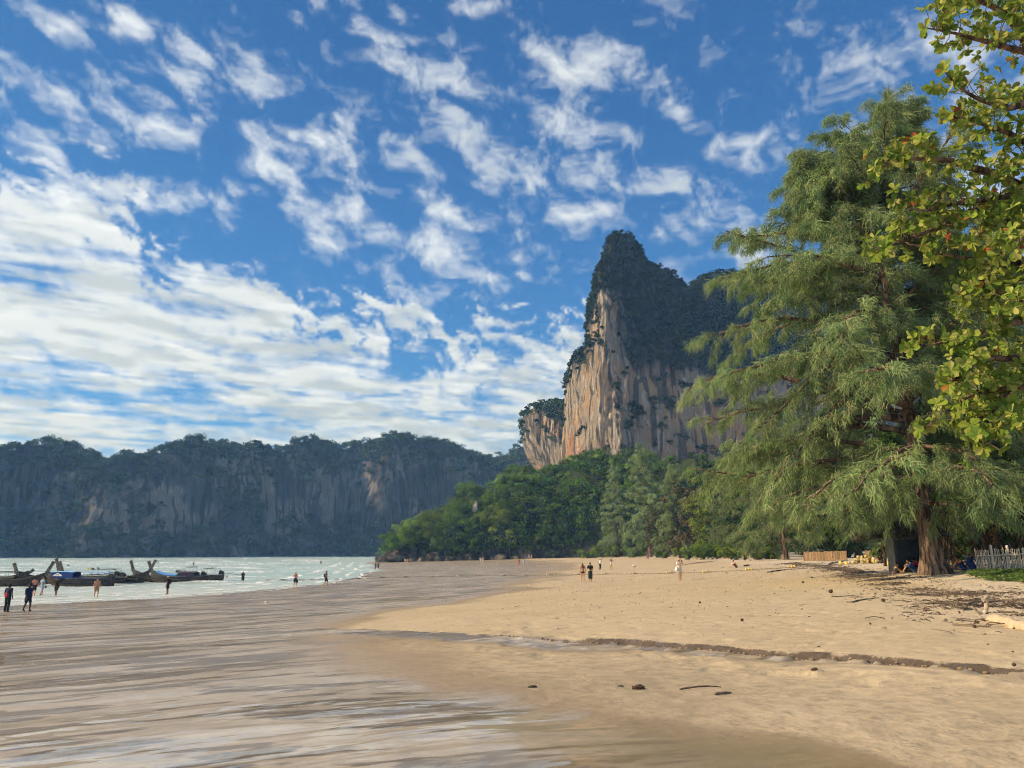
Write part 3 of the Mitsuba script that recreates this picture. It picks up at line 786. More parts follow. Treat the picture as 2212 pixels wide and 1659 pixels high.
def broadleaf(name, label, cat_, base, height, rad, r, nleaf=1600, leaf=0.45, tone=1.0, pal=None, group=None, low=0.25, squash=0.75, bark='bark_dark', lumps=12, lean=(0, 0), trunk_r=None, gloss=False):
    """A tapered trunk with limbs that end in uneven leaf masses."""
    t = thing(name, label, cat_, group)
    b = np.array(base, float); tr = trunk_r or height * 0.022
    top = b + np.array([lean[0], lean[1], height * 0.72])
    path = curve([b + [0, 0, -0.3], b + [lean[0] * .2 + r.normal() * .1, lean[1] * .2, height * .25], b + [lean[0] * .6, lean[1] * .6 + r.normal() * .15, height * .5], top], 8)
    wood = [tube(path, np.linspace(tr * 1.25, tr * .35, 8), 7)]
    cs, rs = [], []
    for k in range(lumps):
        h = low + (1 - low) * (k + 0.6 * r.random()) / lumps
        a = k * 2.4 + r.random()
        prof = math.sin(math.pi * min(0.98, max(0.12, (h - low) / (1 - low) * .85 + .12))) ** 0.7
        rr = rad * prof * (0.35 + 0.45 * r.random())
        c = b + np.array([math.cos(a) * rr + lean[0] * h, math.sin(a) * rr + lean[1] * h, height * h * .93])
        s = path[min(7, int(h * .62 * 8))]
        wood.append(tube(curve([s, (s + c) / 2 + [0, 0, .08 * height * r.random()], c], 5), np.linspace(tr * .4, tr * .08, 5), 5))
        cs.append(c); rs.append(rad * (0.34 + 0.24 * r.random()))
    put('trunk', cat(wood), bark, t, smooth=True)
    cs, rs = np.array(cs), np.array(rs)
    pal = np.array(pal if pal is not None else GREENS)
    base_tone = pal[r.integers(0, len(pal))]
    cols = (0.6 * base_tone + 0.4 * pal[r.integers(0, len(pal), lumps)]) * tone * (0.85 + 0.3 * r.random((lumps, 1)))
    p, nr, s, c = crowns(cs, rs, nleaf // lumps, leaf, cols, r, lumps=6, squash=squash)
    v, f, c = leaf_tris(p, nr, s, c, r)
    put('crown', (v, f), 'leaf_glossy' if gloss else 'leaf', t, color=c)
    return t


def shrub(name, label, cat_, base, size, r, nleaf=500, leaf=0.22, tone=1.3, group=None, pal=None):
    t = thing(name, label, cat_, group)
    b = np.array(base, float); sx, sy, sz = size
    n = 9
    cs = b + np.stack([r.uniform(-.7, .7, n) * sx, r.uniform(-.7, .7, n) * sy, r.uniform(.25, .75, n) * sz], 1); rs = r.uniform(.35, .6, n) * min(sx, sz)
    wood = [tube(curve([b + [r.normal() * .1 * sx, 0, -.15], (b + c) / 2 + r.normal(size=3) * .05, c], 4), np.linspace(.03, .008, 4) * sz, 4) for c in cs]
    put('stem', cat(wood), 'bark_dark', t)
    pal = np.array(pal if pal is not None else [(0.10, 0.16, 0.03), (0.08, 0.13, 0.03), (0.13, 0.18, 0.04)])
    p, nr, s, c = crowns(cs, rs, nleaf // n, leaf, pal[r.integers(0, len(pal), n)] * tone, r, lumps=6, low=-1)
    v, f, c = leaf_tris(p, nr, s, c, r)
    put('foliage', (v, f), 'leaf', t, color=c)
    return t


def needles(p, d, length, width, col, r):
    """Thin drooping needle tufts: one long sliver each."""
    n = len(p)
    side = np.cross(d, unit(n, r)); side /= np.linalg.norm(side, axis=1, keepdims=True) + 1e-9
    w = np.broadcast_to(width, n)[:, None]; L = np.broadcast_to(length, n)[:, None]
    v = np.stack([p - side * w * .5, p + side * w * .5, p + d * L], 1).reshape(-1, 3)
    return v, np.arange(3 * n).reshape(-1, 3), np.repeat(np.clip(col, .004, .9), 3, axis=0)


def casuarina(name, label, stems, reach, r, tr, n_limbs=46, subs=11, plumes=9, per=16, nl=0.42, nw=0.026, tone=1.0, group=None, flare=1.6, zlow=0.10, roots=False, wind=(0.10, 0.0, 0.05)):
    """stems: list of (path, r0, r1). reach(h, az) gives the length of limbs at the height fraction h on the main stem."""
    t = thing(name, label, 'tree', group)
    wood, P, Dn, C, W = [], [], [], [], []
    main, r0, r1 = stems[0]
    m = curve(main, 26); hh = np.linspace(0, 1, 26)
    rad_ = r0 + (r1 - r0) * hh ** 0.8 + (flare - 1) * r0 * np.exp(-hh * 26 * .9)
    ring = 40 if roots else 10
    tv_, tf_ = tube(m, rad_, ring, caps=False)
    th = np.tile(np.arange(ring) / ring * 2 * np.pi, 26); hz = np.repeat(hh * (m[-1, 2] - m[0, 2]), ring)
    ctr = np.repeat(m, ring, axis=0)
    lob = 1 + (0.16 * np.sin(th * 5 + 1 + .4 * hz) + 0.09 * np.sin(th * 9 + .7 * hz)) * np.exp(-hz / 4.5) * (1 if roots else .4) + 0.35 * np.maximum(np.sin(th * 6 + .8), 0) * np.exp(-hz / .55) * (1 if roots else 0.3)
    tv_ = ctr + (tv_ - ctr) * lob[:, None]
    wood.append((tv_, tf_))
    allst = [(m, rad_)]
    for path, a, b in stems[1:]:
        q = curve(path, 16); rr = np.linspace(a, b, 16); wood.append(tube(q, rr, 8)); allst.append((q, rr))
    far_tree = nw > .06
    tail = 1.15 * tone * np.array([(0.19, 0.265, 0.105), (0.16, 0.25, 0.105), (0.235, 0.295, 0.135), (0.135, 0.225, 0.10), (0.25, 0.295, 0.15)])

    def plume_line(path, count, tone_):
        """Tufts hanging from the outer part of a twig."""
        s = np.linspace(0.15, 1.0, count) ** 0.8 * (len(path) - 1)
        i = np.minimum(s.astype(int), len(path) - 2); f = (s - i)[:, None]
        q = path[i] * (1 - f) + path[i + 1] * f; tang = path[i + 1] - path[i]; tang /= np.linalg.norm(tang, axis=1, keepdims=True)
        q = np.repeat(q, per, axis=0) + r.normal(size=(count * per, 3)) * 0.10 * nl / .42
        dd = np.repeat(tang, per, axis=0) * 0.55 + unit(count * per, r) * 0.62 + np.array([0, 0, -0.42]) + np.array(wind)
        dd /= np.linalg.norm(dd, axis=1, keepdims=True)
        P.append(q); Dn.append(dd)
        col = tail[r.integers(0, len(tail), count)] * tone_
        C.append(np.repeat(col, per, axis=0) * r.uniform(.75, 1.25, (count * per, 1)))

    for si, (q, rr) in enumerate(allst):
        k_l = n_limbs if si == 0 else max(12, n_limbs // 3)
        for k in range(k_l):
            h = zlow + (1 - zlow) * ((k + r.random()) / k_l) ** 0.9 if si == 0 else 0.35 + 0.65 * (k + r.random()) / k_l
            az = k * 2.39996 + r.normal() * .3
            i = min(h * (len(q) - 1), len(q) - 1.001); ii = int(i)
            p0 = q[ii] + (q[ii + 1] - q[ii]) * (i - ii)
            L = reach(h, az, si) * r.uniform(.78, 1.08)
            if L < 0.4: continue
            zmin = m[0, 2] + (3.1 if len(stems) > 1 else 1.2)
            up = (0.10 + 0.75 * h) if si == 0 else 0.5 + .5 * h
            d0 = [math.cos(az), math.sin(az), up + r.normal() * .12]
            nseg = 9
            lp = limb_path(p0, d0, L, nseg, (0.55 if h < .2 else 0.85) * (1.15 - 0.5 * h), r, .35)
            ok = np.nonzero(lp[:, 2] < zmin)[0]
            if len(ok) and ok[0] >= 3: lp = curve(lp[:ok[0]], nseg + 1)
            elif len(ok): lp[:, 2] = np.maximum(lp[:, 2], zmin)
            lr = max(0.012, 0.02 * L) * (1.0 - 0.3 * h)
            wood.append(tube(lp, np.linspace(lr, lr * .18, nseg + 1), 5, caps=False))
            tl = r.uniform(.8, 1.2)
            ns = max(3, int(round(subs * min(1.3, L / 6.0))))
            for s in range(ns):
                u = 0.10 + 0.90 * (s + r.random()) / ns
                j = min(int(u * nseg), nseg - 1)
                b0 = lp[j] + (lp[j + 1] - lp[j]) * (u * nseg - j)
                tg = lp[j + 1] - lp[j]; tg /= np.linalg.norm(tg)
                sd = np.cross(tg, [0, 0, 1]) * (1 if s % 2 else -1)
                sl = (0.5 + 0.26 * L * (1 - u * .6)) * r.uniform(.6, 1.25)
                sp = limb_path(b0, tg * .75 + sd * r.uniform(.3, .9) + np.array([0, 0, r.uniform(-.1, .6)]), sl, 4, 1.0, r, .35)
                if s % 2 == 0 or not far_tree: wood.append(tube(sp[::2], np.linspace(lr * .28, .006, 3), 3, caps=False))
                plume_line(sp, plumes, tl * r.uniform(.85, 1.15))
        top = q[-6:]
        plume_line(top, plumes, 1.0)
    put('trunk', cat(wood), 'bark', t, smooth=True)
    P, Dn, C = np.vstack(P), np.vstack(Dn), np.vstack(C)
    v, f, c = needles(P, Dn, nl * r.uniform(.6, 1.3, len(P)), nw * r.uniform(.7, 1.3, len(P)), C, r)
    put('crown', (v, f), 'leaf', t, color=c)
    return t


r = np.random.default_rng(23)
# the big casuarina on the right
d0 = 38.5
foot = on_ground(2022, 1240)
d0 = foot[1]
main = [foot + [0, 0, -.3]] + [at(X, Y, d0 + o) for X, Y, o in ((2008, 1170, 0), (1990, 1060, .2), (1972, 950, .3), (1950, 800, .5), (1935, 690, .6), (1926, 590, .6), (1918, 480, .8), (1930, 370, 1), (1946, 290, 1), (1958, 232, 1))]
fork = at(1943, 740, d0 + .5)
left_stem = [fork] + [at(X, Y, d0 + o) for X, Y, o in ((1890, 620, -.4), (1820, 500, -1), (1770, 420, -1), (1735, 345, -1))]
right_stem = [at(1930, 730, d0 + .6)] + [at(X, Y, d0 + o) for X, Y, o in ((1990, 680, 1.2), (2080, 615, 2.2), (2150, 520, 3), (2175, 440, 3.2))]


def reach_main(h, az, si):
    c = math.cos(az)                                        # +1 to the right of the picture
    prof = np.interp(h, [0, .10, .2, .3, .45, .6, .72, .85, 1.0], [4, 7.5, 10.8, 11.8, 11.6, 9.2, 7.4, 5.0, .9])
    if si == 0: return prof * (1.07 if c < -.2 else 0.62 if c > .2 else .66)
    return np.interp(h, [0, .5, 1], [4.6, 3.4, 0.9]) * (1 if si == 1 else .8)


r = np.random.default_rng(31)
casuarina('casuarina_tree', 'huge feathery casuarina with a thick fluted trunk beside the dark tarpaulin stall', [(main, .46, .05), (left_stem, .2, .035), (right_stem, .16, .03)], reach_main, r, 0.45,
          n_limbs=150, subs=14, plumes=10, per=15, nl=0.50, nw=0.041, roots=True, flare=1.7, zlow=.115)


r = np.random.default_rng(32)


def plain_reach(R):
    return lambda h, az, si: R * float(np.interp(h, [0, .1, .25, .5, .8, 1.0], [.5, .85, 1, .8, .42, .12]))


def straight(X, Y, height, lean=(0, 0), base=None):
    b = on_ground(X, Y) if base is None else np.array(base, float)
    return [b + [0, 0, -.3], b + [lean[0] * .2, lean[1] * .2, height * .3], b + [lean[0] * .6, lean[1] * .6, height * .65], b + [lean[0], lean[1], height]]


CAS = [(1856, 1204, 22, 6.5, .40, 'feathery casuarina with a thick ridged trunk behind the heap of yellow buoys', 1.0, .45, .034),
       (1698, 1209, 23, 8.0, .36, 'leaning feathery casuarina whose dark trunk stands left of the brown panel fence', 0.9, .5, .045),
       (1598, 1206, 19, 6.0, .28, 'dark green casuarina behind the bending pair, overgrown at its foot', 0.8, .55, .05),
       (1405, 1203, 960, 9.0, .55, 'tall grey green casuarina rising in front of the cliff foot', 1.05, .85, .11),
       (1335, 1203, 1008, 8.0, .35, 'rounded grey green casuarina left of the tallest beach one', 1.0, .85, .11),
       (1282, 1203, 1045, 6.5, .30, 'casuarina at the left end of the beach row, beside the jungle', .9, .85, .115),
       (1470, 1205, 1005, 6.5, .35, 'dusky casuarina right of the tall grey green one', .9, .8, .10)]
for X, Y, H, R, tr, lab, tone, nl, nw in CAS:
    g0 = on_ground(X, Y); far = g0[1] > 110
    if H > 200: H = at(X, H, g0[1])[2] - g0[2]
    casuarina('casuarina_tree', lab, [(straight(X, Y, H, (r.normal() * .8 - .6, 0)), tr, .05)], plain_reach(R), r, tr, n_limbs=100 if not far else 70, subs=11, plumes=8 if not far else 7, per=10 if not far else 7, nl=nl, nw=nw, tone=tone,
              roots=(X == 1856), flare=1.4, zlow=.10)

r = np.random.default_rng(33)
# ---------------------------------------------------------------- jungle headland
sil = np.array([(815, 1197), (826, 1188), (845, 1160), (861, 1150), (892, 1110), (944, 1090), (990, 1072), (1007, 1040), (1031, 1028), (1066, 1030), (1090, 1014), (1118, 1004), (1135, 985), (1163, 998), (1205, 994), (1240, 975), (1267, 972),
                (1292, 960), (1320, 975), (1400, 990), (1500, 1010), (1700, 1020)], float)
xs3 = np.linspace(-54, 110, 300)
s3 = np.array([at(X, Y, 318) for X, Y in sil])
sheen_or_skyline3 = np.maximum(np.interp(xs3, s3[:, 0], s3[:, 2]) - 4.5, 1.0)
front3 = np.interp(xs3, [-54, -40, -10, 20, 40, 60, 110], [306, 300, 296, 296, 280, 250, 190])
ramp = np.linspace(0, 1, 90)
g = np.zeros((300, 90, 3))
for i, x in enumerate(xs3):
    zt = sheen_or_skyline3[i]; k = min(1, zt / 14)
    py = front3[i] + np.array([-4, 0, 2 * k, 8 * k, 26 * k, 40 * k, 60 * k]); pz = np.array([-1.5, zt * .10, zt * .32, zt * .6, zt * .95, zt, zt * .6])
    s = np.r_[0, np.cumsum(np.hypot(np.diff(py), np.diff(pz)))]; t = ramp * s[-1]
    g[i, :, 0], g[i, :, 1], g[i, :, 2] = x, np.interp(t, s, py), np.interp(t, s, pz)
g[..., 2] *= 0.86 + 0.28 * F3(g * [.09, .09, 0], 2, 603)
wv = F3(g * [.06, .06, .05], 3, 601) - .5; wv2 = F3(g * [.25, .25, .15], 3, 602) - .5
g[..., 1] += wv * 14 + wv2 * 4
jv, jf = g.reshape(-1, 3), grid_faces(300, 90)
jf = np.vstack([jf[:, [0, 1, 2]], jf[:, [0, 2, 3]]])


def headland_rock():
    def colour(p, n, uv):
        s = mikit.fbm(p.x * .35, p.y * .35, p.z * .12, 4)
        green = mikit.smoothstep(4, 8, p.z + (s - .5) * 8)
        return mikit.mix(mikit.mix((0.05, 0.047, 0.043), (0.22, 0.20, 0.17), mikit.smoothstep(.4, .75, s)), mi.Color3f(.03, .042, .018), green)
    return {'type': 'twosided', 'bsdf': {'type': 'diffuse', 'reflectance': mikit.proc(colour)}}


scene['headland_rock'] = headland_rock()
put('headland', (jv, jf), 'headland_rock', smooth=True)
tag('headland', 'low headland covered in jungle where the beach ends', kind='structure')
pts, nm = mesh_points(jv, jf, 1050, r, lambda c, n: smooth(1.5, 6, c[:, 2]) * (c[:, 1] < np.interp(c[:, 0], xs3, front3) + 52) * np.where(c[:, 0] > 55, .4, 1))
p, nr, s, c = crowns(pts + [0, -.8, .9], 1.5 + 4.5 * r.random(len(pts)) ** 1.8, 170, .47, greens(len(pts), r, .95) * r.uniform(.35, 1.7, (len(pts), 1)), r, lumps=7)
v, f, c = leaf_tris(p, nr, s, c, r)
put('headland__jungle', (v, f), 'leaf', color=c, kind='stuff')
# creeper curtains and pale bare rock faces on its left shoulder
scene['pale_rock'] = {'type': 'twosided', 'bsdf': {'type': 'diffuse', 'reflectance': mikit.proc(lambda p, n, uv: mikit.mix((.13, .11, .09), (.62, .56, .47), mikit.smoothstep(.35, .6, mikit.fbm(p.x * .9, p.y * .9, p.z * .2, 4))))}}
q0 = at(1024, 1105, 306)
t = thing('limestone_outcrop', 'pale bare limestone face showing between creepers on the headland shoulder', 'rock')
scene[t] = mikit.ply(blob(q0 + [.4, 1.8, -3.0], 5.0, 5, 4, .7, (.30, .5, 1.25), 1.9), 'pale_rock', smooth=True)

YEL = [(0.12, 0.16, 0.03), (0.10, 0.14, 0.03)]
JT = [(880, 1206, 12, 5.5, 'pale green spreading tree at the seaward end of the headland', 1.35, None), (846, 1199, 7, 4.0, 'small bushy tree clinging to the outermost shore rocks', 1.2, None),
      (925, 1206, 15, 5.5, 'tall thin crowned tree behind the pale seaward one', 1.25, YEL), (960, 1207, 13, 5, 'bright green tree at the foot of the headland left of the pale rock face', 1.2, None),
      (985, 1207, 9, 4.5, 'low rounded tree above the grey shore boulders', 1.1, None), (1075, 1208, 17, 6, 'broad sunlit yellow green tree in the middle of the headland shore', 1.65, YEL),
      (1010, 1208, 13, 5, 'dense tree between the pale rock face and the broad yellow green tree', .95, None), (1030, 1208, 8, 4, 'small dark tree at the water edge below the pale rock face', .85, None),
      (1125, 1209, 10, 4.5, 'shaded tree right of the broad yellow green tree', .8, None), (1160, 1208, 9, 4.5, 'slim young tree with a bare lower stem on the headland shore', 1.25, YEL),
      (1195, 1206, 13, 5, 'round blue green tree near the inner end of the headland', 1.0, None), (1220, 1205, 11, 5, 'bushy tree where headland jungle meets the sand', .9, None),
      (1245, 1204, 16, 5.5, 'dark tree in the corner behind the leftmost casuarina', .75, None), (1183, 1207, 18, 5.5, 'tall creeper hung tree at the back of the headland shore', .8, None),
      (1103, 1207, 19, 6, 'dark tall tree rising behind the broad yellow green tree', .7, None), (942, 1206, 8, 4, 'small light green tree left of the shore boulders', 1.2, None)]
for X, Y, H, R, lab, tone, pal in JT:
    g0 = at(X, Y, 1.0); dep = float(np.interp(at(X, Y, 290)[0], xs3, front3)) + 1.0
    b = at(X, Y, dep); b[2] = max(0.4, min(b[2], 3))
    broadleaf('jungle_tree', lab, 'tree', b, H * 1.2, R * 1.4, r, nleaf=3600, leaf=.42, tone=tone, pal=pal, low=.30)

# limestone boulders along its waterline
scene['shore_rock'] = {'type': 'twosided', 'bsdf': {'type': 'diffuse', 'reflectance': mikit.proc(lambda p, n, uv: mikit.mix((.02, .019, .017), (.13, .12, .10), mikit.smoothstep(.38, .72, mikit.fbm(p.x * .7, p.y * .7, p.z * .5, 4))))}}
BL = [(852, 1208, 4.2, 'large dark undercut boulder at the tip of the headland'), (940, 1209, 3.2, 'grey rounded boulder standing in front of the headland trees'), (968, 1210, 2.4, 'brownish boulder right of the grey rounded one'),
      (912, 1210, 1.6, 'low dark boulder left of the grey rounded one'), (1018, 1210, 2.8, 'dark wet boulder below the pale rock face'), (1045, 1210, 2.2, 'dark boulder left of the broad yellow green tree'),
      (1085, 1210, 3.0, 'tall dark rock under the broad yellow green tree'), (1112, 1210, 2.4, 'grey streaked rock beside the tall dark one'), (1150, 1209, 1.8, 'low rock right of the grey streaked one'), (1180, 1209, 1.6, 'low rounded rock near the inner end of the headland'),
      (1225, 1207, 2.2, 'pale grey rock where the headland meets the sand'), (824, 1210, 2.2, 'outermost low rock washed by the sea at the headland tip')]
for k, (X, Y, R, lab) in enumerate(BL):
    dep = float(np.interp(at(X, Y, 290)[0], xs3, front3)) - 2.5
    c = at(X, Y, dep); c[2] = R * .35
    t = thing('shore_boulder', lab, 'boulder')
    scene[t] = mikit.ply(blob(c, R, 40 + k, 3, .45, (1.15, .9, .85), 1.3), 'shore_rock', smooth=40)

# ---------------------------------------------------------------- greenery along the back of the beach
ALM = [(.075, .085, .03), (.10, .095, .05), (.06, .075, .03), (.14, .12, .075)]
MID = [(1440, 1204, 15, 6, 'dark sea almond tree with pale glinting leaves left of the green thicket', .9, ALM, .42), (1495, 1205, 17, 6.5, 'taller dark sea almond tree right of its pale leaved twin', 1.0, ALM, .42),
       (1540, 1205, 14, 5.5, 'light green spreading tree between almond and casuarina', 1.5, YEL, .38), (1580, 1204, 11, 5, 'dark leafy tree behind the reddish fence', .8, None, .36),
       (1650, 1205, 12, 6, 'shaded tree left of the leaning casuarina trunk', .7, None, .32), (1745, 1200, 11, 5.5, 'dark thicket tree behind the brown panel fence', .7, None, .30), (1800, 1199, 13, 5.5, 'shaded tree behind the banana plant', .75, None, .30)]
for X, Y, H, R, lab, tone, pal, lf in MID:
    b = on_ground(X, Y - 0.5); b[1] += 3
    broadleaf('broadleaf_tree', lab, 'tree', b, H, R, r, nleaf=4200, leaf=lf, tone=tone, pal=pal, low=.06, lumps=18)
BACK = [(42, 70, 15, 7, 'dark tree filling the gap behind the thatched stall'), (36, 52, 12, 6, 'dark tree right behind the stall, under the casuarina'), (33, 43, 9, 5, 'dark tree behind the bamboo fence'), (38, 46, 14, 6.5, 'tall shaded tree at the right edge behind the fence'),
        (46, 55, 17, 7.5, 'big shaded tree far right behind the screw pines'), (50, 85, 17, 8, 'big dark tree beyond the stall'), (44, 105, 17, 8, 'dark tree behind the leaning casuarina'), (46, 135, 19, 8, 'dark jungle tree behind the almonds'),
        (52, 170, 22, 9, 'dark jungle tree behind the tall grey green casuarina'), (50, 200, 20, 9, 'dark jungle tree in the corner below the cliff'), (60, 120, 20, 9, 'second row dark tree behind the leaning casuarina'),
        (70, 160, 24, 10, 'second row dark tree below the cliff')]
for x, y, H, R, lab in BACK:
    broadleaf('jungle_tree', lab, 'tree', [x, y, float(ground_z(np.array([x]), np.array([y]))[0])], H, R, r, nleaf=4200, leaf=.34 + y * .0016, tone=.62, low=.03, lumps=20)
SH = [(1272, 1206, 4, 3, 'bright green bush at the left end of the back beach'), (1305, 1204, 5, 4.5, 'light green leafy bush below the leftmost casuarinas'), (1335, 1204, 5, 4, 'leafy bush with several thin stems'), (1370, 1204, 4, 3, 'small bush left of the tall casuarina trunk'),
      (1432, 1206, 2.5, 1.6, 'small green bush right of the tall casuarina trunk'), (1490, 1209, 4.0, 2.6, 'wide bright green bush in front of the almonds'), (1525, 1209, 3.5, 2.8, 'bright green bush left of the reddish fence'), (1548, 1208, 3, 2.8, 'dense bush beside the reddish fence'),
      (1600, 1209, 3, 2.2, 'bright bush right of the reddish fence'), (1640, 1209, 2.2, 1.5, 'low bright bush behind the bending pair'), (1668, 1208, 2.0, 1.6, 'low bush left of the leaning casuarina trunk')]
for X, Y, w, h, lab in SH:
    b = on_ground(X, Y); b[1] += 1.5
    shrub('beach_bush', lab, 'bush', b, (w, 1.8, h), r, nleaf=900, leaf=.12 + b[1] * .0011, tone=1.35)
b = on_ground(1903, 1216)
shrub('leafy_shrub', 'tall leafy shrub between the buoy heap and the stall', 'bush', b, (1.1, .9, 2.4), r, nleaf=1500, leaf=.13, tone=1.15)
# ---------------------------------------------------------------- people
for k_, rough_ in (('skin', .5), ('cloth', .9), ('paint', .45)):
    scene[k_] = {'type': 'twosided', 'bsdf': {'type': 'principled', 'base_color': VC, 'roughness': rough_, 'specular': .35}}
SEG = 10


def sph(c, rad, s=None, n=None):
    m = m3.Manifold.sphere(1.0, n or SEG)
    sc = (rad, rad, rad) if s is None else tuple(rad * np.asarray(s))
    return m.scale(sc).translate(tuple(float(x) for x in c))


def bone(a, b, ra, rb):
    return m3.Manifold.batch_hull([sph(a, ra), sph(b, rb)])


def hull(*balls):
    return m3.Manifold.batch_hull([sph(c, q) for c, q in balls])


def union(ms):
    return m3.Manifold.batch_boolean(ms, m3.OpType.Add)


def finish(m, refine, it=6):
    if refine: m = m.refine_to_length(refine)
    q = m.to_mesh(); t = trimesh.Trimesh(q.vert_properties[:, :3], q.tri_verts, process=True)
    if it: trimesh.smoothing.filter_taubin(t, lamb=.5, nu=.53, iterations=it)
    return t


SKINS = dict(pale=(.60, .38, .28), tan=(.42, .23, .14), brown=(.20, .10, .06), dark=(.07, .038, .025), red=(.48, .20, .13))


def pose(kind='stand', stride=0.0, arms=None, lean=0.0):
    """Joints for a 1.7 m figure that faces +y."""
    J = dict(pel=(0, 0, .94), waist=(0, .0, 1.08), chest=(0, .01, 1.27), neck=(0, .0, 1.46), head=(0, .025, 1.585),
             sl=(-.185, 0, 1.40), sr=(.185, 0, 1.40), hl=(-.09, 0, .91), hr=(.09, 0, .91),
             kl=(-.10, .02, .50), kr=(.10, .02, .50), al=(-.10, -.02, .085), ar=(.10, -.02, .085), tl=(-.11, .13, .04), tr=(.11, .13, .04),
             el=(-.25, -.02, 1.13), er=(.25, -.02, 1.13), wl=(-.26, .06, .89), wr=(.26, .06, .89))
    J = {k: np.array(v, float) for k, v in J.items()}
    if kind == 'stand' and stride:
        s = stride
        J['kl'] += [0, s * .30, .01]; J['al'] += [0, s * .42, 0]; J['tl'] += [0, s * .42, .02]
        J['kr'] += [0, -s * .12, 0]; J['ar'] += [0, -s * .46, .06]; J['tr'] += [0, -s * .44, 0]
        J['el'] += [0, -s * .16, 0]; J['wl'] += [0, -s * .26, .02]; J['er'] += [0, s * .10, 0]; J['wr'] += [0, s * .26, .05]
    if kind == 'sit':                                       # on the ground, knees drawn up, arms round them
        dz = -.82
        for k in ('pel', 'waist', 'chest', 'neck', 'head', 'sl', 'sr', 'hl', 'hr'): J[k][2] += dz
        for k, a in (('waist', .06), ('chest', .14), ('neck', .22), ('head', .30), ('sl', .18), ('sr', .18)): J[k][1] += a; J[k][2] -= a * .25
        for s, sg in (('l', -1), ('r', 1)):
            J['k' + s] = np.array([sg * .12, .40, .50]); J['a' + s] = np.array([sg * .12, .62 - .04 * sg, .10]); J['t' + s] = J['a' + s] + [sg * .02, .15, -.05]
            J['e' + s] = np.array([sg * .27, .34, .40]); J['w' + s] = np.array([sg * .10, .50, .42])
    if kind == 'bend':                                      # bent over from the hips
        for k, p in (('waist', (0, .10, 1.02)), ('chest', (0, .28, 1.08)), ('neck', (0, .46, 1.10)), ('head', (0, .59, 1.08)), ('sl', (-.18, .40, 1.07)), ('sr', (.18, .40, 1.07)),
                     ('el', (-.22, .42, .80)), ('er', (.22, .42, .80)), ('wl', (-.12, .50, .56)), ('wr', (.14, .52, .54))): J[k] = np.array(p, float)
    if lean:
        for k in ('chest', 'neck', 'head', 'sl', 'sr', 'waist', 'el', 'er', 'wl', 'wr'): J[k][1] += lean * (J[k][2] - .9)
    for k, v in (arms or {}).items(): J[k] = np.array(v, float)
    return J


PHONE = dict(el=(-.27, .12, 1.20), wl=(-.12, .34, 1.42), er=(.27, .12, 1.20), wr=(.12, .34, 1.42))
RAISED = dict(er=(.28, .10, 1.62), wr=(.34, .22, 1.88))
HEADHANDS = dict(el=(-.34, .10, 1.52), wl=(-.13, .02, 1.66), er=(.34, .10, 1.52), wr=(.13, .02, 1.66))
FRONT = dict(el=(-.25, .06, 1.14), wl=(-.05, .26, 1.10), er=(.25, .06, 1.14), wr=(.06, .26, 1.10))


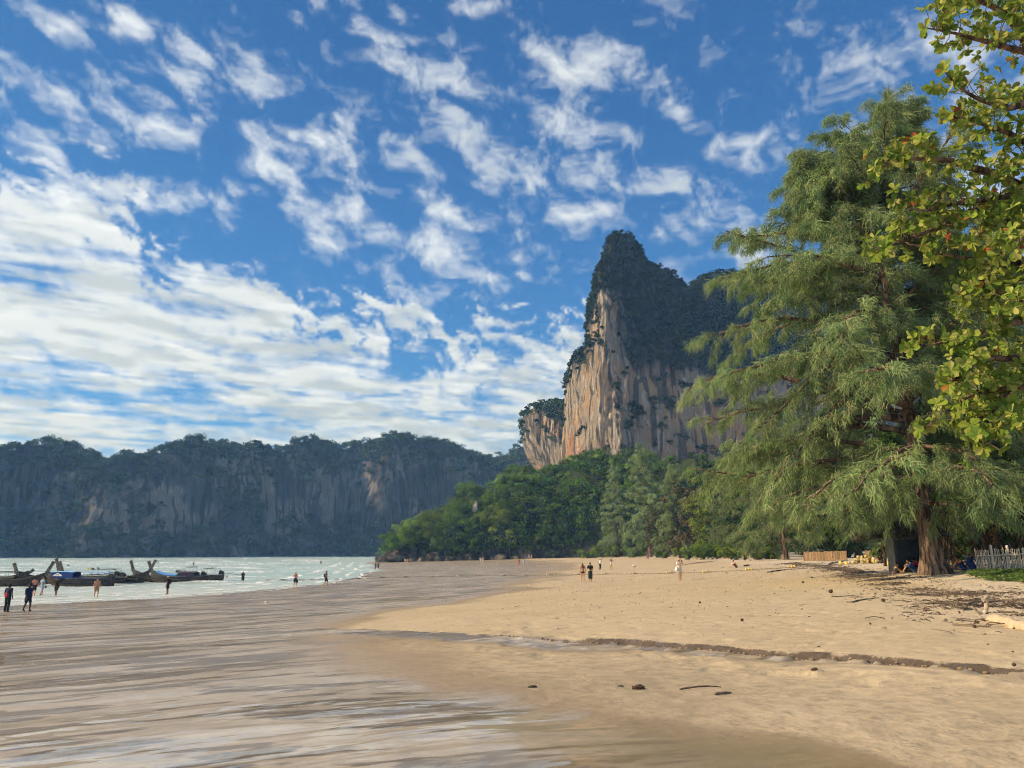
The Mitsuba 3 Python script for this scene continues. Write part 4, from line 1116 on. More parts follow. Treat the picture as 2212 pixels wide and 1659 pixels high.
def person(label, X, Y, H, yaw, skin='tan', J=None, top=None, bottom=None, hair='short', hairc=(.02, .015, .012), hat=None, group=None, sink=0.0, fine=True, extra=None, spot=None, long_sleeve=False, fat=1.0):
    """One continuous body, clothes as parts. top/bottom: (kind, colour)."""
    t = thing('person', label, 'person', group)
    p0 = on_ground(X, Y) if spot is None else np.array(spot, float)
    p0 = p0 - [0, 0, sink]
    J = J or pose()
    k = H / 1.70
    rf = .065 if fine else None
    R = lambda x: x * fat
    head = J['head']
    fw = np.array([0, 1.0, 0]) if J['neck'][1] < .35 else np.array([0, .8, -.6])
    parts = [sph(head, .098, (.80, .98, 1.16), 14 if fine else 8), hull((head + [0, .02, -.05], .065), (head + [0, .055, -.085], .035)), bone(J['neck'], head + [0, -.01, -.04], .056, .052)]
    if fine:
        parts += [hull((head + fw * .09 + [0, 0, .005], .012), (head + fw * .108 + [0, 0, -.03], .014)), sph(head + [-.079, -.005, -.01], .022, (.4, .8, 1.2), 6), sph(head + [.079, -.005, -.01], .022, (.4, .8, 1.2), 6)]
    parts += [hull((J['sl'], R(.062)), (J['sr'], R(.062)), (J['chest'], R(.125)), (J['neck'] + [0, 0, -.03], .055)), hull((J['chest'] + [-.05, 0, 0], R(.105)), (J['chest'] + [.05, 0, 0], R(.105)), (J['waist'], R(.115))),
              hull((J['waist'], R(.115)), (J['hl'], R(.10)), (J['hr'], R(.10)))]
    for s in 'lr':
        sg = -1 if s == 'l' else 1
        parts += [bone(J['s' + s], J['e' + s], R(.052), R(.041)), bone(J['e' + s], J['w' + s], R(.041), .028),
                  bone(J['h' + s], J['k' + s], R(.088), R(.058)), bone(J['k' + s], J['a' + s], R(.058), .038), hull((J['a' + s] + [0, -.03, -.045], .036), (J['a' + s], .038), (J['t' + s], .030))]
        w = J['w' + s]; d = w - J['e' + s]; d /= np.linalg.norm(d)
        side = np.cross(d, [sg * 1.0, .2, .1]); side /= np.linalg.norm(side) + 1e-9
        if fine:
            palm = w + d * .075
            parts.append(hull((w, .027), (palm + side * .028, .017), (palm - side * .028, .017)))
            inn = np.cross(side, d); inn = inn if inn @ np.array([-sg, 0.3, 0]) > 0 else -inn
            for q, (o, ln) in enumerate(((.033, .062), (.012, .075), (-.011, .070), (-.032, .055))):
                a = palm + side * o; b = a + (d * .85 + inn * .4) * ln * .55; c = b + (d * .55 + inn * .8) * ln * .5
                parts += [bone(a, b, .0095, .009), bone(b, c, .009, .0078)]
            a = w + d * .03 + side * .026; b = a + (side * .8 + d * .6 + inn * .3) * .035; parts += [bone(a, b, .012, .010), bone(b, b + (d + inn * .4) * .028, .010, .0085)]
        else:
            parts.append(hull((w, .027), (w + d * .14, .02)))
    body = finish(union(parts), rf, 5 if fine else 0)

    M = np.eye(4); c, s_ = math.cos(-yaw), math.sin(-yaw)
    M[:3, :3] = np.array([[c, -s_, 0], [s_, c, 0], [0, 0, 1]]) * k; M[:3, 3] = p0

    def add(name, mesh, col, bs='cloth', parent=t):
        if isinstance(mesh, tuple): mesh = trimesh.Trimesh(*mesh, process=False)
        elif hasattr(mesh, 'to_mesh'): mesh = finish(mesh, rf and .07, 3 if fine else 0)
        v = mesh.vertices @ M[:3, :3].T + M[:3, 3]
        return put(name, (v, mesh.faces), bs, parent, smooth=True, color=np.tile(np.array(col, float), (len(v), 1)))
    add('body', body, SKINS[skin], 'skin')
    e = .014
    if top:
        kind, col = top
        if kind in ('shirt', 'dress', 'vest'):
            ms = [hull((J['sl'], R(.062) + e), (J['sr'], R(.062) + e), (J['chest'], R(.125) + e)), hull((J['chest'] + [-.05, 0, 0], R(.108) + e), (J['chest'] + [.05, 0, 0], R(.108) + e), (J['waist'], R(.12) + e)),
                  hull((J['waist'], R(.12) + e), (J['hl'] + [0, 0, .03], R(.10) + e), (J['hr'] + [0, 0, .03], R(.10) + e))]
            if kind != 'vest':
                for s in 'lr':
                    f = .6
                    ms.append(bone(J['s' + s], J['s' + s] + (J['e' + s] - J['s' + s]) * (1 if long_sleeve else f), R(.056) + e, R(.05) + e))
                    if long_sleeve: ms.append(bone(J['e' + s], J['w' + s], R(.043) + e, .03 + e))
            if kind == 'dress':
                z = J['kl'][2] + .16
                ms.append(hull((J['hl'], .10 + e), (J['hr'], .10 + e), (np.array([-.17, .10, z]), .03), (np.array([.17, .10, z]), .03), (np.array([-.17, -.13, z]), .03), (np.array([.17, -.13, z]), .03)))
            add('dress' if kind == 'dress' else 'shirt', union(ms), col)
        if kind == 'bikini':
            add('bikini_top', union([hull((J['chest'] + [-.09, .05, .02], .075), (J['chest'] + [.09, .05, .02], .075)), hull((J['chest'] + [-.10, -.06, .0], .062), (J['chest'] + [.10, -.06, .0], .062))]) ^ m3.Manifold.cube((.6, .6, .06), True).translate((0, 0, float(J['chest'][2]))), col)
        if kind == 'swimsuit':
            add('swimsuit', union([hull((J['chest'] + [-.05, 0, .06], .108 + e), (J['chest'] + [.05, 0, .06], .108 + e), (J['waist'], .118 + e)), hull((J['waist'], .118 + e), (J['hl'] + [0, 0, .01], .10 + e), (J['hr'] + [0, 0, .01], .10 + e))]), col)
    if bottom:
        kind, col = bottom
        hipz = hull((J['hl'], R(.10) + e + .004), (J['hr'], R(.10) + e + .004), (J['waist'] * .5 + J['pel'] * .5, R(.11) + e + .004))
        if kind in ('shorts', 'trousers'):
            ms = [hipz]
            for s in 'lr':
                f = .78 if kind == 'shorts' else 1
                ms.append(bone(J['h' + s], J['h' + s] + (J['k' + s] - J['h' + s]) * f, R(.092) + e, R(.085 if kind == 'shorts' else .066) + e))
                if kind == 'trousers': ms.append(bone(J['k' + s], J['k' + s] + (J['a' + s] - J['k' + s]) * .93, R(.062) + e, .058 + e))
            add(kind, union(ms), col)
        if kind == 'briefs': add('briefs', hull((J['hl'] + [0, 0, -.01], R(.10) + e), (J['hr'] + [0, 0, -.01], R(.10) + e)), col)
        if kind == 'skirt':
            z = J['al'][2] + .24
            add('skirt', union([hipz, hull((J['hl'], .115), (J['hr'], .115), (np.array([-.14, .08, z]), .05), (np.array([.14, .08, z]), .05), (np.array([-.14, -.10, z]), .05), (np.array([.14, -.10, z]), .05))]), col)
    if hair:
        cap = sph(head + [0, -.016, .018], .106, (.84, 1.0, 1.14), 14 if fine else 8) - m3.Manifold.cube((.4, .3, .26), True).translate((float(head[0]), float(head[1] + .185), float(head[2] - .08)))
        cap = cap - m3.Manifold.cube((.4, .4, .2), True).translate((float(head[0]), float(head[1]), float(head[2] - .165)))
        ms = [cap]
        if hair == 'long': ms.append(hull((head + [0, -.06, .02], .07), (head + [-.07, -.09, -.22], .045), (head + [.07, -.09, -.22], .045), (head + [0, -.10, -.34], .035)))
        if hair == 'bun': ms.append(sph(head + [0, -.06, .12], .045))
        if hair == 'curly': ms.append(sph(head + [0, -.02, .04], .125, (.95, 1, .95)))
        add('hair', union(ms), hairc)
    if hat:
        kind, col = hat
        if kind == 'sunhat':
            prof = np.array([[.001, .20], [.06, .195], [.10, .16], [.112, .07], [.16, .05], [.24, .02], [.24, .012], [.15, .035], [.001, .05]])
        else:
            prof = np.array([[.001, .135], [.06, .125], [.098, .08], [.112, .03], [.112, .02], [.001, .03]])
        hm = trimesh.creation.revolve(prof, sections=18); hm.apply_translation(head)
        add('hat', hm, col)
        if kind == 'cap': add('hat_peak', hull((head + [-.05, .10, .045], .012), (head + [.05, .10, .045], .012), (head + [0, .19, .03], .012)), col, parent=f'{t}__hat')
    if fine:
        for sg in (-1, 1): add('eye', sph(head + fw * .082 + [sg * .032, 0, .012], .011, None, 6), (.03, .02, .02))
        add('mouth', sph(head + fw * .088 + [0, 0, -.062], .016, (1.5, .5, .4), 6), (.30, .10, .09))
    world = lambda q: M[:3, :3] @ np.array(q, float) + M[:3, 3]
    return t, J, world


def held(name, label, cat_, world, balls, col, group=None, bs='cloth'):
    t = thing(name, label, cat_, group)
    m = hull(*[(world(c), q) for c, q in balls])
    me = finish(m, .06, 2)
    scene[t] = mikit.ply(me, bs, smooth=True, color=np.tile(np.array(col, float), (len(me.vertices), 1)))
    return t


def backpack(label, J, world, col):
    b = J['chest']
    return held('backpack', label, 'backpack', world, [(b + [-.10, -.20, .08], .06), (b + [.10, -.20, .08], .06), (b + [-.10, -.20, -.24], .07), (b + [.10, -.20, -.24], .07), (b + [0, -.26, -.18], .07)], col)


def handbag(label, J, world, col, side='r', size=1.0, name='bag'):
    w = J['w' + side]
    return held(name, label, 'bag', world, [(w + [0, -.02, -.10], .02), (w + [.0, -.13 * size, -.20 * size], .05 * size), (w + [.0, .11 * size, -.20 * size], .05 * size), (w + [0, -.12 * size, -.36 * size], .05 * size), (w + [0, .10 * size, -.36 * size], .05 * size)], col)


R90, PI = math.pi / 2, math.pi
# left, at the water's edge
_, J, W = person('person in dark clothes and long trousers seen from behind, farthest left', 13, 1322, 1.78, .15, 'dark', pose(), ('shirt', (.018, .025, .05)), ('trousers', (.012, .018, .014)), hat=('cap', (.02, .02, .02)))
held('waist_bag', 'red bag worn on the back of the person farthest left', 'bag', W, [((-.04, -.17, .93), .05), ((.05, -.17, .93), .05), ((-.04, -.17, 1.10), .05), ((.05, -.17, 1.10), .05)], (.45, .03, .04))
_, J, W = person('person in a dark blue top and shorts holding sandals, second from the left', 57, 1321, 1.74, 1.9, 'dark', pose(stride=.35), ('shirt', (.015, .022, .07)), ('shorts', (.014, .018, .05)), hat=('sunhat', (.02, .025, .03)))
handbag('dark pair of sandals dangling from the hand of the person in dark blue', J, W, (.03, .018, .015), 'r', .7, 'sandals')
person('shirtless man with sunburnt back wading by the dark boat bow', 72.5, 1285, 1.72, -.3, 'red', pose(stride=.25), None, ('shorts', (.03, .025, .03)), sink=.12)
_, J, W = person('man in a pale blue shirt wading with dark sandals in his hand', 89, 1284, 1.74, .35, 'tan', pose(stride=.4), ('shirt', (.26, .36, .50)), ('shorts', (.30, .38, .48)), hairc=(.25, .15, .06), sink=.12)
handbag('dark sandals in the hand of the man in pale blue', J, W, (.03, .03, .035), 'r', .6, 'sandals')
person('person in a black shirt and dark shorts wading in front of the blue boat', 120.5, 1284.5, 1.70, PI, 'brown', pose(stride=.3), ('shirt', (.012, .014, .013)), ('shorts', (.02, .03, .015)), sink=.12, fat=1.2)
_, J, W = person('shirtless man in tan shorts walking in ankle deep water by the boats', 207, 1289, 1.76, 2.5, 'tan', pose(stride=.5), None, ('shorts', (.30, .20, .10)), sink=.10)
handbag('small white bag carried by the shirtless man in tan shorts', J, W, (.75, .75, .72), 'l', .5)
_, J, W = person('person in black with a backpack standing side on at the waterline', 361, 1284, 1.72, -R90, 'brown', pose(), ('shirt', (.012, .012, .014)), ('shorts', (.012, .012, .015)), hat=('cap', (.45, .38, .30)))
backpack('black round backpack on the person standing at the waterline', J, W, (.012, .012, .014))
person('person in dark blue standing waist deep at the end of the boats', 524, 1254, 1.72, 0, 'brown', pose(arms=dict(wl=(-.42, .1, 1.12))), ('shirt', (.012, .018, .05)), ('shorts', (.012, .015, .03)), sink=.45, fine=False)
_, J, W = person('shirtless man in black shorts with a black bag walking along the wet sand', 637, 1269, 1.72, 2.6, 'red', pose(stride=.35, arms=dict(er=(.26, .12, 1.2), wr=(.10, .2, 1.42))), None, ('shorts', (.012, .012, .015)))
handbag('black bag in the hand of the shirtless man on the wet sand', J, W, (.012, .012, .013), 'l', 1.0)
_, J, W = person('man in black shorts wearing a backpack and walking right past the floats', 703.5, 1266, 1.72, R90, 'tan', pose(stride=.5, arms=dict(wr=(.2, .3, 1.08))), ('vest', (.06, .05, .045)), ('shorts', (.012, .012, .015)))
backpack('dark backpack on the man walking right past the floats', J, W, (.014, .014, .018))
for X, Y, yaw, sk, lab, col, snk in ((693, 1219, 0, 'brown', 'distant bather standing alone in the surf', (.03, .03, .04), .35), (811, 1231, .2, 'brown', 'left one of the distant pair where the surf runs out', (.02, .02, .03), 0), (816.8, 1231, .1, 'brown', 'right one of the distant pair where the surf runs out', (.03, .02, .02), 0),
                                     (875, 1217, .4, 'pale', 'pale bather at left beside the sea end of the headland', (.5, .3, .25), 0), (879.5, 1217, -.4, 'pale', 'pale bather at right beside the sea end of the headland', (.55, .4, .35), 0), (907, 1213.5, 0, 'pale', 'tiny lone bather in front of the shore boulders', (.4, .35, .3), 0),
                                     (1038, 1216, 0, 'pale', 'left one of two bathers on the far wet sand', (.6, .5, .45), 0), (1043, 1216, 0, 'pale', 'right one of two bathers on the far wet sand', (.55, .5, .5), 0), (1131, 1208, 0, 'brown', 'dark figure at the foot of the headland', (.03, .03, .04), 0),
                                     (1143, 1207.5, .5, 'tan', 'left one of the pair by the headland trees', (.4, .25, .2), 0), (1148.5, 1207.5, -.5, 'pale', 'right one of the pair by the headland trees', (.5, .4, .35), 0),
                                     (341, 1219, 0, 'dark', 'swimmer far out behind the boats at left', (.02, .02, .025), .8), (418, 1221, 0, 'dark', 'swimmer far out behind the rightmost boats', (.02, .02, .03), .7)):
    person(lab, X, Y, 1.68, yaw, sk, pose(stride=.15), ('swimsuit', col), ('shorts', col), fine=False, sink=snk)
person('woman in a short reddish dress at the edge of the far wet sand', 1121, 1224, 1.66, .2, 'tan', pose(stride=.2), ('dress', (.30, .07, .06)), None, 'long', fine=False)
person('person in a pale blue shirt beside the reddish dress', 1131.6, 1224, 1.74, .1, 'pale', pose(), ('shirt', (.32, .40, .52)), ('shorts', (.30, .38, .48)), fine=False)
_, J, W = person('woman in a dark bikini with long brown hair seen from behind', 1259, 1257.5, 1.66, .05, 'tan', pose(stride=.12), ('bikini', (.02, .015, .02)), ('briefs', (.03, .015, .02)), 'long', (.10, .05, .025))
_, J, W = person('woman in a black top and long dark patterned skirt beside the bikini one', 1275.5, 1257, 1.68, -.1, 'tan', pose(arms=FRONT), ('shirt', (.012, .012, .012)), ('skirt', (.028, .034, .022)), 'bun')
held('sash', 'tan sash round the waist of the woman in the long dark skirt', 'sash', W, [((-.10, 0, 1.02), .13), ((.10, 0, 1.02), .13)], (.50, .36, .24))
person('man in a white shirt and dark trousers lifting one arm', 1296.5, 1231, 1.72, .6, 'brown', pose(arms=RAISED, stride=.2), ('vest', (.62, .62, .62)), ('trousers', (.015, .02, .035)), fine=False)
person('woman in a pale swimsuit with both hands at her head', 1320.6, 1231.7, 1.68, .2, 'tan', pose(arms=HEADHANDS), ('swimsuit', (.58, .50, .40)), None, 'long', fine=False)
_, J, W = person('woman in a short white dress and sun hat raising a phone', 1469, 1254, 1.68, PI - .3, 'tan', pose(arms=PHONE), ('dress', (.72, .69, .64)), None, 'long', (.10, .06, .03), hat=('sunhat', (.42, .28, .20)))
held('phone', 'small dark phone held up by the woman in white', 'phone', W, [((-.03, .42, 1.48), .012), ((.03, .42, 1.48), .012), ((-.03, .42, 1.60), .012), ((.03, .42, 1.60), .012)], (.02, .02, .02), bs='paint')
held('bag', 'white bag hanging at the side of the woman in white', 'bag', W, [((.27, .02, 1.10), .03), ((.30, -.10, .86), .07), ((.30, .12, .86), .07), ((.30, 0, .78), .06)], (.74, .71, .66))
# sitters and workers along the back of the beach
person('shirtless man sitting on the sand with his knees drawn up', 1591, 1226.5, 1.74, -R90, 'pale', pose('sit'), None, ('shorts', (.10, .05, .05)))
person('dark clothed person sitting at the foot of the tall casuarina', 1401, 1207, 1.7, -R90, 'brown', pose('sit'), ('shirt', (.03, .025, .03)), ('shorts', (.03, .03, .04)), fine=False)
person('person sitting on driftwood under the light green leafy bush', 1322, 1205, 1.7, R90, 'brown', pose('sit'), ('shirt', (.08, .08, .09)), ('shorts', (.03, .03, .04)), fine=False)
person('bent over worker in a purple shirt, grey trousers and white cap', 1621, 1211.5, 1.70, R90, 'brown', pose('bend'), ('shirt', (.07, .035, .12)), ('trousers', (.34, .33, .34)), hat=('cap', (.75, .74, .72)), long_sleeve=True)
person('bent over worker in a yellow shirt and black trousers', 1609, 1210.5, 1.66, 2.6, 'brown', pose('bend'), ('shirt', (.62, .50, .05)), ('trousers', (.014, .014, .014)))
person('barefoot child squatting at the tarpaulin edge, bare legs drawn up', 1949, 1238.5, 1.30, -1.2, 'tan', pose('sit'), ('shirt', (.02, .018, .02)), ('shorts', (.40, .22, .10)))
person('person in a royal blue long sleeved shirt sitting in the stall opening', 1977, 1238, 1.66, -1.35, 'tan', pose('sit'), ('shirt', (.018, .065, .24)), ('shorts', (.03, .05, .09)), long_sleeve=True)
person('person in a bright pink shirt sitting behind the royal blue one', 1988, 1234, 1.68, -1.35, 'tan', pose('sit'), ('shirt', (.62, .022, .11)), ('shorts', (.03, .03, .04)), hat=('cap', (.02, .02, .025)), long_sleeve=True)
person('bare legged curly haired person sitting near the bamboo fence', 2084, 1232.5, 1.72, -1.4, 'brown', pose('sit', arms=dict(el=(-.25, .32, .42), wl=(-.1, .60, .46))), ('vest', (.03, .03, .05)), ('shorts', (.012, .03, .16)), 'curly')
person('person in a dark blue shirt leaning back on the fence, one arm up', 2105, 1232, 1.72, -.5, 'brown', pose('sit', arms=dict(er=(.30, .16, .82), wr=(.42, .02, 1.0))), ('shirt', (.012, .03, .16)), ('shorts', (.012, .025, .10)), hat=('cap', (.22, .34, .52)))
# ---------------------------------------------------------------- long-tail boats
def wood_bsdf(a, b):
    def colour(p, n, uv):
        s = mikit.fbm(p.x * 2.2, p.y * 2.2, p.z * 14, 3)
        w = mikit.fbm(p.x * 1.1, p.y * 1.1, p.z * 2.0, 3)
        return mikit.mix(a, b, mikit.smoothstep(.35, .7, s * .6 + w * .4))
    return {'type': 'twosided', 'bsdf': {'type': 'principled', 'base_color': mikit.proc(colour), 'roughness': .6, 'specular': .3}}


scene['boat_wood'] = wood_bsdf((.022, .018, .018), (.075, .058, .045))
scene['prow_wood'] = wood_bsdf((.05, .05, .042), (.16, .15, .12))
scene['drift_wood'] = wood_bsdf((.055, .042, .032), (.17, .13, .10))
scene['pale_wood'] = wood_bsdf((.30, .25, .19), (.52, .46, .37))


def paint(m, col):
    m = m if isinstance(m, trimesh.Trimesh) else trimesh.Trimesh(*m[:2], process=False)
    return m, np.tile(np.array(col, float), (len(m.vertices), 1))


def colored(name, mesh, col, parent, bs='paint', smooth=False):
    m, c = paint(mesh, col)
    return put(name, m, bs, parent, smooth=smooth, color=c)


def longtail(label, X, Y, L, dirx, yaw, stripe, prow=2.6, prow_len=1.1, canopy=None, cover=None, engine=True, rail=False, flag=False, sash=None):
    """dirx +1: bow to the right. Local x runs to the bow."""
    t = thing('longtail_boat', label, 'boat', 'longtail boats moored in the shallows')
    o = on_ground(X, Y); o[2] = -.05
    a = yaw if dirx > 0 else PI - yaw
    c, s = math.cos(a), math.sin(a); Rm = np.array([[c, -s, 0], [s, c, 0], [0, 0, 1.0]])
    tw = lambda v: np.asarray(v) @ Rm.T + o
    tm = lambda m: (tw(m.vertices), m.faces) if isinstance(m, trimesh.Trimesh) else (tw(m[0]), m[1])
    n = 30; u = np.linspace(0, 1, n)
    xs_ = (u - .5) * L
    half = .82 * np.sin(np.pi * np.clip(u * .86 + .10, 0, 1)) ** .7 * np.where(u > .97, .4, 1)
    sheer = .78 + .10 * (1 - u) + .85 * np.clip((u - .55) / .45, 0, 1) ** 2.2
    keel = -.28 + .75 * np.clip((u - .72) / .28, 0, 1) ** 2
    k = 11; th = np.linspace(-1, 1, k)
    V = np.zeros((n, k, 3)); V[..., 0] = xs_[:, None]
    prof = np.abs(th) ** 2.2
    V[..., 1] = half[:, None] * np.sign(th) * np.abs(th) ** .55
    V[..., 2] = keel[:, None] + (sheer - keel)[:, None] * prof[None]
    inner = V.copy(); inner[..., 1] *= .93; inner[..., 2] = np.maximum(inner[..., 2] + .04, keel[:, None] + .30); inner[:, 0, 2] = V[:, 0, 2]; inner[:, -1, 2] = V[:, -1, 2]
    f = grid_faces(n, k); f2 = f[:, ::-1]
    tr = np.stack([V[0, :-1], V[0, 1:]], 1)
    fan = [np.vstack([[[xs_[0], 0, sheer[0] * .8]], V[0]]), np.array([[0, i + 1, i + 2] for i in range(k - 1)])]
    put('hull', tm(cat([(V.reshape(-1, 3), f), (inner.reshape(-1, 3), f2), tuple(fan)])), 'boat_wood', t, smooth=35)
    for sgn, e in ((0, 0), (1, -1)):
        g_ = V[:, e] + [0, 0, .02]
        colored('gunwale', tm(tube(g_, .045, 6)), stripe, t)
        b_ = V[:, 1 if e == 0 else -2] * [1, 1.03, 1] + [0, .01 * (1 if e else -1), 0]
        colored('stripe', tm(tube(b_[:-1], .035, 5)), np.array(stripe) * .5 + .02, t)
    # upswept prow post with a flat cut head
    bx, bz = xs_[-1] - .25, sheer[-1] - .45
    pp = curve([[bx - .5, 0, bz - .3], [bx + .1, 0, bz + .15], [bx + prow_len * .55, 0, bz + (prow - bz) * .5], [bx + prow_len, 0, prow]], 9)
    tt = np.gradient(pp, axis=0); tt /= np.linalg.norm(tt, axis=1, keepdims=True); nn = np.stack([-tt[:, 2], tt[:, 1] * 0, tt[:, 0]], 1)
    w = np.linspace(.13, .12, 9); h = np.linspace(.19, .145, 9); h[-1] = .19; w[-1] = .15
    ring = np.stack([pp + nn * h[:, None] + [0, 1, 0] * w[:, None], pp + nn * h[:, None] - [0, 1, 0] * w[:, None], pp - nn * h[:, None] - [0, 1, 0] * w[:, None], pp - nn * h[:, None] + [0, 1, 0] * w[:, None]], 1)
    idx = np.arange(36).reshape(9, 4); q = np.stack([idx[:-1], np.roll(idx, -1, 1)[:-1], np.roll(idx, -1, 1)[1:], idx[1:]], -1).reshape(-1, 4)
    put('prow', tm((ring.reshape(-1, 3), np.vstack([q, [[32, 33, 34, 35]], [[3, 2, 1, 0]]]))), 'prow_wood', t)
    if sash:
        colored('sash', tm(tube([pp[5], pp[6]], .26, 8)), sash, f'{t}__prow', 'cloth')
    for j in range(4):
        xx = -.32 * L + j * .17 * L
        put('seat', tm(box(xx, 0, .52, .28, 1.35 * (1 - .1 * j), .05)), 'prow_wood', t)
    if canopy:
        x0, x1, zt, col, side = canopy
        x0, x1 = x0 * L, x1 * L
        nx = 7
        arch = [[x, y, zt + .16 * math.cos(y * 1.5) - .06 * ((x - (x0 + x1) / 2) / (x1 - x0)) ** 2 * 4] for x in np.linspace(x0, x1, nx) for y in np.linspace(-.78, .78, 7)]
        top = np.array(arch); fq = grid_faces(nx, 7)
        colored('canopy', tm(cat([(top, fq), (top - [0, 0, .04], fq[:, ::-1])])), col, t, 'cloth', True)
        for x in np.linspace(x0 + .08, x1 - .08, 4):
            for y in (-.76, .76): colored('canopy_post', tm(tube([[x, y * .95, .55], [x, y, zt + .02]], .022, 6)), (.10, .10, .10), t)
        if side:
            for y in (-.79, .79):
                colored('side_curtain', tm(box((x0 + x1) / 2, y, zt - .33, x1 - x0, .02, .68)), side, f'{t}__canopy', 'cloth')
                if y * (1 if dirx > 0 else -1) < 0 and flag == 'logo':
                    poly = np.array([[-.62, -.16], [.62, -.16], [.5, -.02], [.2, .14], [0, .22], [-.2, .14], [-.5, -.02]])
                    from shapely.geometry import Polygon
                    from shapely.ops import unary_union
                    eyes = unary_union([Polygon([(c0 - .10, -.05), (c0 + .10, -.05), (c0 + .03, .06), (c0 - .05, .05)]) for c0 in (-.16, .02, .18)])
                    pm = trimesh.creation.extrude_polygon(Polygon(poly).difference(eyes), .012, engine='earcut')
                    v = pm.vertices; sg = math.copysign(1, y)
                    v = np.stack([v[:, 0] + x0 + (x1 - x0) * (.72 if dirx < 0 else .28), np.full(len(v), y) + sg * (v[:, 2] + .011), v[:, 1] + zt - .28], 1)
                    colored('emblem', tm((v, pm.faces)), (.78, .80, .82), f'{t}__canopy', 'cloth')
    if cover:
        x0, x1, col = cover
        xs2_ = np.linspace(x0 * L, x1 * L, 9)
        top = np.array([[x, y * float(np.interp(x, xs_, half)), float(np.interp(x, xs_, sheer)) + .10 + .28 * math.cos(y * 1.4)] for x in xs2_ for y in np.linspace(-1, 1, 7)])
        colored('tarpaulin', tm(cat([(top, grid_faces(9, 7)), (top - [0, 0, .03], grid_faces(9, 7)[:, ::-1])])), col, t, 'cloth', True)
    if rail:
        x0, x1, zt = rail
        for y in (-.6, .6):
            colored('rail', tm(tube(curve([[x0 * L, y, .7], [x0 * L + .04, y, zt - .1], [x0 * L + .2, y, zt], [x1 * L - .2, y, zt], [x1 * L - .04, y, zt - .1], [x1 * L, y, .7]], 16), .025, 6)), (.12, .12, .12), t)
        colored('rack_top', tm(box((x0 + x1) / 2 * L, 0, zt + .05, (x1 - x0) * L * 1.15, 1.3, .05, tilt=(0, .05, 0))), (.03, .03, .035), t)
    if engine:
        ex = xs_[0] + .35
        e_ = colored('engine', tm(cat([box(ex, 0, 1.12, .55, .42, .45), box(ex + .05, 0, 1.40, .35, .34, .16), trimesh.creation.cylinder(.19, .16, sections=12, transform=trimesh.transformations.translation_matrix([ex - .30, 0, 1.15]) @ trimesh.transformations.rotation_matrix(R90, [0, 1, 0]))])), (.025, .025, .028), t)
        colored('exhaust', tm(tube(curve([[ex + .1, .15, 1.4], [ex + .12, .18, 1.62], [ex + .35, .2, 1.72]], 6), .035, 6)), (.04, .03, .03), e_)
        sh_ = colored('propeller_shaft', tm(tube([[ex - .2, 0, 1.05], [ex - 1.7, 0, .98], [ex - 3.4, 0, .78]], .032, 6)), (.05, .05, .05), t)
        for a_ in range(3): colored('propeller_blade', tm(box(ex - 3.4, math.cos(a_ * 2.1) * .09, .78 + math.sin(a_ * 2.1) * .09, .03, .10, .16, tilt=(a_ * 2.1, .3, 0))), (.12, .10, .06), sh_)
        colored('tiller', tm(tube([[ex + .2, .1, 1.25], [ex + 1.1, .15, 1.45]], .02, 5)), (.08, .08, .08), e_)
    if flag is True:
        p_ = colored('flag_pole', tm(tube([[.05 * L, 0, .7], [.06 * L, 0, 2.1]], .014, 5)), (.35, .32, .25), t)
        fl_ = np.array([[.06 * L + .02 + .34 * i_ / 5, .05 * math.sin(i_ * 1.3), 2.05 - .25 * j_] for i_ in range(6) for j_ in range(2)])
        colored('flag', tm(cat([(fl_, grid_faces(6, 2)), (fl_ + [0, .004, 0], grid_faces(6, 2)[:, ::-1])])), (.75, .58, .06), p_, 'cloth')
    return t, tw


longtail('weathered dark longtail with its bow up to the right, nearest and leftmost', 12, 1266, 9.0, 1, .10, (.08, .07, .05), prow=2.95, prow_len=.95, engine=False, cover=(-.1, .12, (.05, .06, .05)))
longtail('longtail behind the leftmost one, low canopy and bow leaning left', 95, 1259.5, 8.5, -1, .12, (.10, .10, .09), prow=2.6, prow_len=.75, engine=False)
longtail('low longtail with a thin rail canopy at the left edge of the picture', -10, 1260, 8.0, 1, .1, (.09, .09, .08), prow=1.8, prow_len=.8, canopy=(-.05, .38, 1.45, (.06, .06, .06), None), engine=False)
longtail('longtail with royal blue curtains and a white triangle emblem on its canopy', 172, 1264.5, 8.6, -1, .08, (.02, .05, .16), prow=1.35, prow_len=.6, canopy=(.06, .38, 1.62, (.20, .42, .68), (.012, .045, .20)), rail=(-.36, -.14, 1.35), flag='logo')
longtail('longtail with a tall pale greenish bow post rising behind the blue canopy', 190, 1257, 8.8, -1, .06, (.16, .18, .14), prow=3.2, prow_len=.85, rail=(-.45, -.10, 1.75))
longtail('longtail with the second shorter bow post behind the blue canopy', 200, 1260.5, 8.6, -1, .05, (.10, .12, .14), prow=2.85, prow_len=.8, canopy=(-.28, .12, 1.40, (.24, .42, .66), None), flag=True)
longtail('dark longtail pointing right with a high bow in the middle of the row', 250, 1259.5, 8.4, 1, .04, (.05, .035, .04), prow=3.05, prow_len=1.0, engine=False)
longtail('longtail whose grey bow post leans left behind the high right pointing bow', 345, 1256, 8.0, -1, .05, (.12, .14, .13), prow=2.9, prow_len=.75, engine=True)
longtail('longtail under a blue tarpaulin with a small roofed cabin astern', 384, 1257.5, 7.6, -1, .03, (.06, .13, .20), prow=2.85, prow_len=.8, cover=(.0, .38, (.10, .28, .62)), canopy=(-.34, -.06, 1.35, (.16, .13, .18), (.03, .025, .06)), rail=(-.30, -.16, 2.05))
longtail('rightmost longtail showing only its stern, engine and long propeller shaft', 432, 1254, 6.6, -1, -.03, (.35, .38, .40), prow=1.4, prow_len=.5, rail=(-.28, -.10, 1.75))
anc = at(104, 1230, 83)

